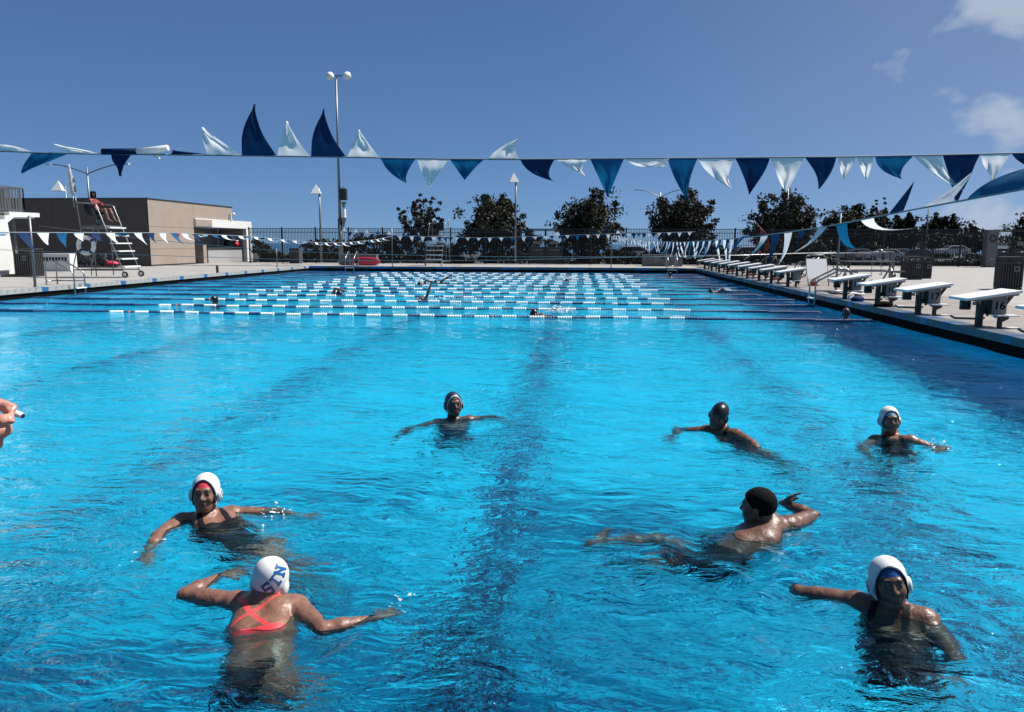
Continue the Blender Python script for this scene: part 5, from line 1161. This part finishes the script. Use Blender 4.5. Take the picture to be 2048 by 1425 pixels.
def bikini(c, a, mi):
    rel = c-a['nk']; L = np.linalg.norm(a['pv']-a['nk']); t = rel@a['ax']/L; s = rel@a['lat']; f = rel@a['fr']; m = mi.copy()
    m[(t > 0.42) & (t < 0.50) & (np.abs(s) < 0.19)] = 6
    back = np.abs(s) < 0.20
    m[back & (t > 0.22) & (t < 0.42) & (np.abs(np.abs(s)-(t-0.22)*0.55) < 0.012)] = 6
    m[back & (t > -0.06) & (t <= 0.22) & (np.abs(np.abs(s)-(0.22-t)*0.42) < 0.013)] = 6
    m[(t > 0.86) & (t < 1.22) & (np.abs(s) < 0.22)] = 7
    return m
oB, capB, RB, hcB = swimmer('person', (530,1205,0.015), (541,1166), (-0.05,1,-0.42), 'swimmer seen from behind in white cap lettered SIN and red crossed strap top',
    [(468,1207,-0.01),(596,1216,-0.01)], [(396,1196,0.0),(664,1278,-0.01)], [(448,1150,-0.01),(738,1242,-0.01)], [(485,1142,-0.02),(805,1218,-0.01)],
    (515,1266,-0.08), (520,1350,-0.20), [(470,1400,-0.50),(590,1385,-0.42)], [(520,1430,-0.85),(640,1400,-0.75)], up=(0.10,0.0,1), hy=0.03, front=(0,1,-0.4),
    skin=SK_A, cap='silicone', capm=[M_CAPW], mats=[M_SRED, M_SUIT], color=bikini, group=GP, h=0.008)
swimmer('person', (1535,1054,0.0), (1516,1014), (-0.85,0.45,-0.05), 'bare backed swimmer with short black hair, legs stretched out to his side',
    [(1492,1064,-0.06),(1578,1054,0.0)], [(1440,1065,-0.25),(1625,1035,0.0)], [(1400,1080,-0.35),(1588,1018,0.01)], [(1370,1085,-0.35),(1572,1003,0.04)],
    (1510,1092,-0.09), (1425,1126,-0.2), [(1345,1085,-0.13),(1345,1120,-0.24)], [(1245,1080,-0.12),(1260,1130,-0.42)], [(1190,1080,-0.11),(1200,1145,-0.5)], front=(-0.5,0.6,-0.5),
    skin=SK_B, cap='hair', capm=[M_HAIR], mats=[M_SUIT], color=lambda c, a, mi: np.where(((c-a['nk'])@a['ax'] > 0.40) & ((c-a['nk'])@a['ax'] < 0.68) & (np.abs((c-a['pv'])@a['lat']) < 0.2) & (np.linalg.norm(c-a['pv'], axis=1) < 0.24), 6, mi), female=False, group=GP, h=0.008)
swimmer('person', (1783,1216,-0.02), (1778,1166), (-0.14,-1,0.16), 'swimmer in white ear guard cap with blue inner band, nearest on the right',
    [(1704,1200,-0.03),(1858,1238,-0.03)], [(1640,1186,-0.04),(1892,1284,-0.10)], [(1625,1190,-0.40),(1862,1340,-0.30)], [(1620,1200,-0.60),(1800,1360,-0.36)],
    (1790,1280,-0.16), (1800,1345,-0.42), [(1735,1390,-0.75),(1860,1385,-0.70)], [(1745,1400,-1.1),(1870,1410,-1.05)], up=(-0.16,0,1), front=(0,-1,0.3),
    skin=SK_B, cap='polo', capm=[M_CAPW, M_TRIM], innerm=M_INB, mats=[M_SUIT], color=suit_color(6), group=GP, h=0.008)
swimmer('person', (906,840,-0.06), (907,809), (0.42,-1,0.10), 'swimmer in navy cap with white trim, deep toned face turned aside, mid water',
    [(862,846,-0.05),(950,836,-0.05)], [(822,856,-0.10),(990,832,-0.09)], [(800,868,-0.20),(1020,842,-0.2)], [(790,878,-0.28),(1040,850,-0.3)],
    (906,860,-0.22), (906,872,-0.50), [(870,890,-0.8),(950,890,-0.8)], [(870,900,-1.2),(960,900,-1.2)], front=(0,-1,0),
    skin=SK_C, cap='polo', capm=[M_CAPN, M_TRIMW], mats=[M_TRIM], color=suit_color(6), female=False, group=GP, h=0.011, hh=0.005)
swimmer('person', (1446,862,-0.04), (1437,833), (-0.40,-1,-0.15), 'swimmer in glossy black cap, head tipped over, black strapped suit',
    [(1404,856,-0.04),(1482,870,-0.02)], [(1368,856,-0.07),(1515,888,-0.03)], [(1345,868,-0.18),(1530,905,-0.10)], [(1335,880,-0.25),(1540,915,-0.16)],
    (1460,880,-0.15), (1520,905,-0.40), [(1560,925,-0.6),(1590,935,-0.7)], [(1580,940,-0.9),(1610,950,-1.0)], up=(0.30,0,1), front=(0,-1,0.2),
    skin=SK_B, cap='silicone', capm=[M_CAPK], mats=[M_SUIT], color=suit_color(6), group=GP, h=0.011, hh=0.005)
swimmer('person', (1784,872,-0.04), (1779,840), (-0.06,-1,0.10), 'smiling swimmer in white ear guard cap with pale inner band, farthest right in the water',
    [(1750,876,-0.05),(1822,881,-0.02)], [(1725,890,-0.14),(1856,888,-0.05)], [(1735,905,-0.25),(1885,896,-0.07)], [(1750,910,-0.3),(1895,898,-0.08)],
    (1790,890,-0.2), (1792,905,-0.48), [(1770,925,-0.8),(1830,925,-0.8)], [(1770,940,-1.2),(1840,940,-1.2)], up=(-0.03,0,1), front=(0,-1,0),
    skin=SK_A, cap='polo', capm=[M_CAPW, M_TRIM], innerm=M_INW, mats=[M_SUIT], color=suit_color(6), group=GP, h=0.011, hh=0.005)
# goggles on the black cap
from mathutils.bvhtree import BVHTree
def on_surface(obj, pts_px, off=0.0015):
    me = obj.data; bv = BVHTree.FromPolygons([v.co for v in me.vertices], [p.vertices[:] for p in me.polygons]); o = cam.location-obj.matrix_world.translation if obj.parent is None else cam.location-(obj.parent.location)
    R_ = []
    for px, py in pts_px:
        d = ray(px, py); h = bv.ray_cast(o, d)
        R_.append((h[0]+h[1]*off*(1 if h[1].dot(d) < 0 else -1)) if h[0] is not None else None)
    return R_
GL = {'S': [((0.9,0.85),(0.9,1.0)),((0.9,1.0),(0.1,1.0)),((0.1,1.0),(0.1,0.55)),((0.1,0.55),(0.9,0.45)),((0.9,0.45),(0.9,0.0)),((0.9,0.0),(0.1,0.0)),((0.1,0.0),(0.1,0.15))],
      'I': [((0.1,0.0),(0.9,0.0)),((0.1,1.0),(0.9,1.0)),((0.5,0.0),(0.5,1.0))], 'N': [((0.0,0.0),(0.35,0.0)),((0.18,0.0),(0.18,1.0)),((0.0,1.0),(0.25,1.0)),((0.18,1.0),(0.82,0.0)),((0.82,0.0),(0.82,1.0)),((0.65,1.0),(1.0,1.0))]}
def letters(objs, spec, m):
    for ch_, cx_, cy_, sx_, sy_, ang in spec:
        u = Vector((math.cos(ang), -math.sin(ang))); v = Vector((-math.sin(ang), -math.cos(ang))); t = MB()
        for (a, c) in GL[ch_]:
            A, C_ = Vector(a), Vector(c); dd = (C_-A); L = max(dd.length, 1e-6); nn = Vector((-dd.y, dd.x))/L*0.13; ex = dd/L*0.10
            A = A-ex; C_ = C_+ex; N_ = 6; rows = []
            for i in range(N_+1):
                p = A+(C_-A)*i/N_; row = []
                for s in (-1, 0, 1): w = p+nn*s; row.append((cx_+(w.x-0.5)*sx_*u.x+(w.y-0.5)*sy_*v.x, cy_+(w.x-0.5)*sx_*u.y+(w.y-0.5)*sy_*v.y))
                rows.append(on_surface(objs, row))
            for i in range(N_):
                for j in (0, 1):
                    q = [rows[i][j], rows[i][j+1], rows[i+1][j+1], rows[i+1][j]]
                    if all(x is not None for x in q) and max((q[0]-x).length for x in q) < 0.03: t.add(q, [(0,1,2,3)])
        if t.f: t.build('letter', m, objs.parent)
LET = mat('letter_blue', (0.006, 0.09, 0.26), 0.5)
letters(capB, [('S', 536, 1178, 17, 21, math.radians(38)), ('I', 551, 1162, 13, 19, math.radians(56)), ('N', 560, 1142, 19, 18, math.radians(76))], LET)
# ---------------------------------------------------------------- lap swimmers farther off
def lap(px, py, label, arm=None, heading=-1, capm=M_CAPK, head=True, arm_len=(0.27,0.25), body=-0.06, sk=SK_B, white=False, dz=0.02):
    c = Pt(px, py, dz); nk = c+Vector((-heading*-0.0, 0, -0.06)); hx = heading
    ax_ = Vector((-hx, 0.05, -0.10)).normalized(); pv = nk+ax_*0.5+Vector((0,0,body)); ch = nk+ax_*0.2+Vector((0,0,body*0.6))
    hd_ = nk+Vector((hx*0.16, 0, 0.05)); s0 = nk+Vector((0,-0.17,-0.01)); s1 = nk+Vector((0,0.17,-0.01))
    if arm: e0 = bone(s0, at_y(arm[0][0], arm[0][1], s0.y), 0.29); w0 = bone(e0, at_y(arm[1][0], arm[1][1], s0.y), 0.26)
    else: e0 = s0+Vector((hx*0.2,-0.05,-0.15)); w0 = e0+Vector((hx*0.2,0,-0.12))
    e1 = s1+Vector((hx*0.15,0.1,-0.2)); w1 = e1+Vector((hx*0.1,0,-0.25))
    kn = [pv+ax_*0.42+Vector((0,y,-0.05)) for y in (-0.08,0.08)]; an = [k_+ax_*0.4 for k_ in kn]
    J = dict(neck=nk, head=hd_, chest=ch, pelvis=pv, sh=[s0,s1], el=[e0,e1], wr=[w0,w1], hd=[w0-e0, w1-e1], kn=kn, an=an, toe=[a+ax_*0.15 for a in an])
    return person('person', J, (hx*0.5,-0.2,-1) if head else (hx*0.3,0,1), label, head_up=(hx,0,0.2), h=0.016, hh=0.011, skin=sk, cap='silicone', capm=[capm], mats=[M_SUIT], color=suit_color(6), hands=False, group='swimmers in the roped lanes')
def splash(px, py, w, label, n=90, hgt=0.16, seed=0):
    r = np.random.default_rng(seed); c = Pt(px, py, 0); t = MB()
    for _ in range(n):
        x, y = r.normal(0, w*0.4), r.normal(0, 0.10); z = abs(r.normal(0, hgt*0.4))*math.exp(-(x/w)**2); s = r.uniform(0.25, 1.0)*min(0.030, 0.05*w+0.002)
        p = (c.x+x, c.y+y, WZ+z); d = [r.normal(0, s, 3) for _ in range(4)]; t.add([tuple(np.array(p)+q*(1.4,1,0.7)) for q in d], [(0,1,2),(0,2,3),(0,3,1),(1,3,2)])
    t.build('splash', M_FOAM, label=label, kind='stuff')
def bobber(px, py, label, capm, look, sk=SK_B, sc=1.0, capk='silicone'):
    nk = Pt(px, py+6, -0.02); hd_ = nk+Vector((0,0,0.17)); pv = nk+Vector((0,0.1,-0.5))
    J = dict(neck=nk, head=hd_, chest=nk+Vector((0,0.02,-0.2)), pelvis=pv, sh=[nk+Vector((-0.17,0,-0.05)), nk+Vector((0.17,0,-0.05))], el=[nk+Vector((-0.36,-0.1,-0.15)), nk+Vector((0.36,-0.1,-0.15))],
        wr=[nk+Vector((-0.5,-0.25,-0.15)), nk+Vector((0.5,-0.25,-0.15))], hd=[(-1,-1,0),(1,-1,0)], kn=[pv+Vector((-0.1,0,-0.42)), pv+Vector((0.1,0,-0.42))], an=[pv+Vector((-0.1,0.2,-0.75)), pv+Vector((0.1,0.2,-0.75))])
    J['hd'] = [Vector(v) for v in J['hd']]
    return person('person', J, look, label, h=0.016, hh=0.010, skin=sk, cap=capk, capm=[capm, M_TRIM], mats=[M_SUIT], color=suit_color(6), hands=False, group='swimmers in the roped lanes')
bobber(431, 606, 'upright lap swimmer in a black cap between the left lane ropes', M_CAPK, (0.3,1,0))
lap(668, 589, 'lap swimmer with one bent elbow raised, second swimmer from the left', arm=((671,575),(688,582)), heading=1, sk=SK_A); splash(705, 586, 0.5, 'small splash trailing the bent arm swimmer', 50, 0.08, 1)
lap(850, 600, 'backstroke swimmer in a white cap with one arm straight up', arm=((857,585),(862,568)), heading=-1, capm=M_CAPW, head=False, sk=SK_A); splash(905, 598, 1.2, 'thin line of splashes behind the backstroke swimmer', 60, 0.06, 2)
lap(848, 570, 'lap swimmer with bent arm breaking through splash in the far lanes', arm=((853,559),(864,565)), heading=-1, sk=SK_A); splash(838, 568, 0.5, 'white splash round the bent arm of a far swimmer', 120, 0.3, 3)
lap(880, 566, 'dark capped lap swimmer with an arm stretched forward over the water', arm=((891,556),(904,550)), heading=-1, sk=SK_A); splash(912, 561, 0.8, 'faint splash beside the stretched arm of a far swimmer', 40, 0.08, 4)
lap(1083, 630, 'lap swimmer in black gliding by the nearest lane rope', heading=-1, dz=0.05); splash(1120, 626, 0.42, 'frothy white splash behind the nearest lap swimmer', 260, 0.20, 5)
lap(1126, 562, 'distant swimmer almost hidden in froth near the far wall', heading=1, dz=-0.02); splash(1130, 560, 0.5, 'burst of white froth near the far wall', 150, 0.22, 6)
lap(1034, 554, 'faintest distant swimmer, dark speck by the last lane ropes', heading=1, dz=0.0)
lap(1432, 585, 'lap swimmer with froth ahead in the lane before the starting blocks', arm=((1440,583),(1452,585)), heading=-1, sk=SK_A, dz=0.0); splash(1453, 583, 0.45, 'white froth by the swimmer before the starting blocks', 200, 0.14, 7)
bobber(1691, 634, 'swimmer with a reddish brown cap resting at the block side wall', mat('cap_rust', (0.11, 0.035, 0.03), 0.5), (0.2,1,0), sk=SK_B)
bobber(1340, 549, 'swimmer holding on below the far right ladder', M_CAPK, (0.2,1,0), sk=SK_A)
# ---------------------------------------------------------------- lifeguard on the chair
cg = lambda x, y, z: Vector((CHX+x, CHY+y, z))
def jacket(c, a, mi):
    rel = c-a['nk']; L = np.linalg.norm(a['pv']-a['nk']); t = rel@a['ax']/L; m = mi.copy(); m[(t > -0.12) & (t < 0.9)] = 6
    stripe = np.sin(c[:,0]*38+c[:,2]*30)+np.sin(c[:,1]*50+c[:,2]*21); m[(m == 6) & (stripe < 0.1)] = 7
    m[(t >= 0.82) & (c[:,0] < 0.42)] = 7; m[(t > 1.7)] = np.where(c[(t > 1.7), 2] < -1.0, 7, m[(t > 1.7)]); return m
J = dict(neck=cg(-0.43,0.57,3.12), head=cg(-0.40,0.55,3.31), chest=cg(-0.40,0.57,2.92), pelvis=cg(-0.26,0.57,2.62), sh=[cg(-0.44,0.38,3.07), cg(-0.42,0.76,3.07)], el=[cg(-0.24,0.28,2.86), cg(-0.18,0.84,2.86)], wr=[cg(-0.02,0.42,2.96), cg(0.02,0.70,2.90)],
    hd=[Vector((0.4,0.6,0.2)), Vector((0.6,-0.5,0))], kn=[cg(0.14,0.42,2.70), cg(0.16,0.72,2.72)], an=[cg(0.28,0.40,2.30), cg(0.36,0.70,2.30)], toe=[cg(0.46,0.36,2.24), cg(0.54,0.68,2.24)])
gd, gc, gR, gh = person('person', J, (0.75,-0.75,-0.22), 'lifeguard in sunglasses and red and black jacket seated high on the steel chair', h=0.012, hh=0.006, skin=SK_A, cap='hair', capm=[M_HAIR], mats=[mat('jacket_red', (0.34,0.035,0.04), 0.7), M_BLACK], color=jacket)
G0 = Vector(gh); fx_ = [Vector(gR[i]) for i in range(3)]
t = MB(); loc_ = lambda x, y, z: G0+fx_[0]*x+fx_[1]*y+fx_[2]*z
for s in (-1, 1): t.bar(loc_(s*0.012,0.092,0.006), loc_(s*0.056,0.082,0.006), 0.012, 0.034); t.bar(loc_(s*0.062,0.08,0.01), loc_(s*0.082,-0.01,0.0), 0.005, 0.008)
t.build('sunglasses', M_BLACK, gd)
t = MB()                                   # loose curly hair
rh = random.Random(8)
for i in range(60):
    a = rh.uniform(0.5, 2*math.pi-0.5)+math.pi/2; z = rh.uniform(-0.13, 0.10); rr_ = 0.095*math.sqrt(max(0.2, 1-(z/0.16)**2)); p = loc_(math.cos(a)*rr_, math.sin(a)*rr_*1.1-0.015, z); t.sphere(tuple(p), rh.uniform(0.025, 0.042), 6, 4)
t.build('curls', M_HAIR, gd)
# ---------------------------------------------------------------- coach at the left edge, hand reaching into view
T1 = at_y(31, 812, 0.86); T2 = at_y(33, 842, 0.85); cz = -0.0
W0 = T1+Vector((-0.165,-0.03,-0.035)); EL = W0+Vector((-0.25,0.0,-0.06)); SHR = EL+Vector((-0.12,-0.06,0.27)); NK = SHR+Vector((-0.05,-0.19,0.07))
def coach_hand(F_, q):
    a = lambda x, y, z: q(T1)+Vector((x, y, z))
    F_.ell(a(-0.105,0.0,-0.030), (0.050,0.020,0.040), k=0.015)
    F_.cone(a(-0.075,0,-0.004), a(-0.035,0,0.003), 0.0098, 0.0092, k=0.006); F_.cone(a(-0.035,0,0.003), a(-0.004,0,-0.003), 0.0092, 0.0078, k=0.003)
    b_ = lambda x, y, z: q(T2)+Vector((x, y, z))
    F_.cone(b_(-0.090,-0.012,-0.012), b_(-0.040,-0.016,0.000), 0.013, 0.011, k=0.006); F_.cone(b_(-0.040,-0.016,0.0), b_(-0.005,-0.006,0.002), 0.011, 0.0088, k=0.003)
    for i, (x, y, z, L) in enumerate(((-0.066,0.014,-0.024,0.042),(-0.072,0.012,-0.042,0.036),(-0.080,0.008,-0.058,0.028))):
        F_.cone(a(x,y,z), a(x+L,y-0.004,z-0.008), 0.0095, 0.009, k=0.004); F_.cone(a(x+L,y-0.004,z-0.008), a(x+L-0.012,y-0.028,z-0.014), 0.009, 0.008, k=0.003)
CO = dict(neck=NK, head=NK+Vector((0.03,0,0.20)), chest=NK+Vector((0,0,-0.22)), pelvis=NK+Vector((0,0,-0.52)), sh=[NK+Vector((-0.03,-0.19,-0.07)), SHR], el=[NK+Vector((0.0,-0.25,-0.33)), EL], wr=[NK+Vector((0.05,-0.25,-0.57)), W0],
    hd=[Vector((0.1,0,-1)), (T1-W0)], kn=[NK+Vector((0,-0.09,-0.95)), NK+Vector((0,0.09,-0.95))], an=[], toe=[])
CO['an'] = [Vector((p.x, p.y, 0.08)) for p in CO['kn']]; CO['toe'] = [p+Vector((0.17,0,-0.05)) for p in CO['an']]
def coach_col(c, a, mi):
    rel = c-a['nk']; m = mi.copy(); t = -rel[:,2]; x = rel[:,0]; m[(t > 0.0) & (t < 0.52) & (np.abs(rel[:,1]) < 0.24) & (x < 0.14)] = 6; m[(rel@np.array([0,0,-1.0]) > 0.50) & (t < 0.9)] = 7; return m
_, _, _, _ = person('person', CO, (1,0.3,-0.2), 'coach at the left edge, only the pointing hand with a white stick in view', h=0.0075, hh=0.006, skin=skin_mat('coach', (0.42,0.20,0.15)), cap='hair', capm=[M_HAIR], mats=[M_GREY, M_TRIM], color=coach_col, female=False, extra=coach_hand, hands='left_only')
a_, b_ = at_y(22, 824, 0.872), at_y(45, 832, 0.872); t = MB(); t.tube([a_-(b_-a_)*0.3, b_], [0.0044, 0.0036], 10)
mk = t.build('marker', M_WPLAS, label='white marker pinched between the coach\'s fingers', cat='marker'); t = MB(); t.tube([b_, b_+(b_-a_)*0.10], 0.0028, 8); t.build('tip', M_TRIM, mk)
splash(556, 1026, 0.16, 'few droplets at the spread hand of the red inner cap swimmer', 26, 0.05, 11); splash(1878, 890, 0.12, 'few droplets at the hand of the farthest right swimmer', 30, 0.05, 12)
splash(298, 1104, 0.10, 'tiny droplets over the lowered hand at the left', 14, 0.04, 13); splash(800, 1213, 0.10, 'tiny droplets by the outstretched fingertips', 16, 0.04, 14)
# ---------------------------------------------------------------- water last, with rings round the swimmers
for px, py, rr_, rh_ in ((413,1045,0.45,0.010),(530,1230,0.5,0.010),(1530,1075,0.45,0.012),(1790,1230,0.5,0.012),(906,842,0.35,0.008),(1445,862,0.4,0.008),(1790,876,0.35,0.008),(1440,1130,0.3,0.012),(985,1000,0.5,0.010),(1330,1240,0.6,0.010)):
    p = Pt(px, py, 0); RIPPLES.append((p.x, p.y, rr_, rh_))
make_water()
for o in (pool_floor, pool_wall, gutter, coping): RECV.append(o)
for o in RECV: o.cycles.is_caustics_receiver = True
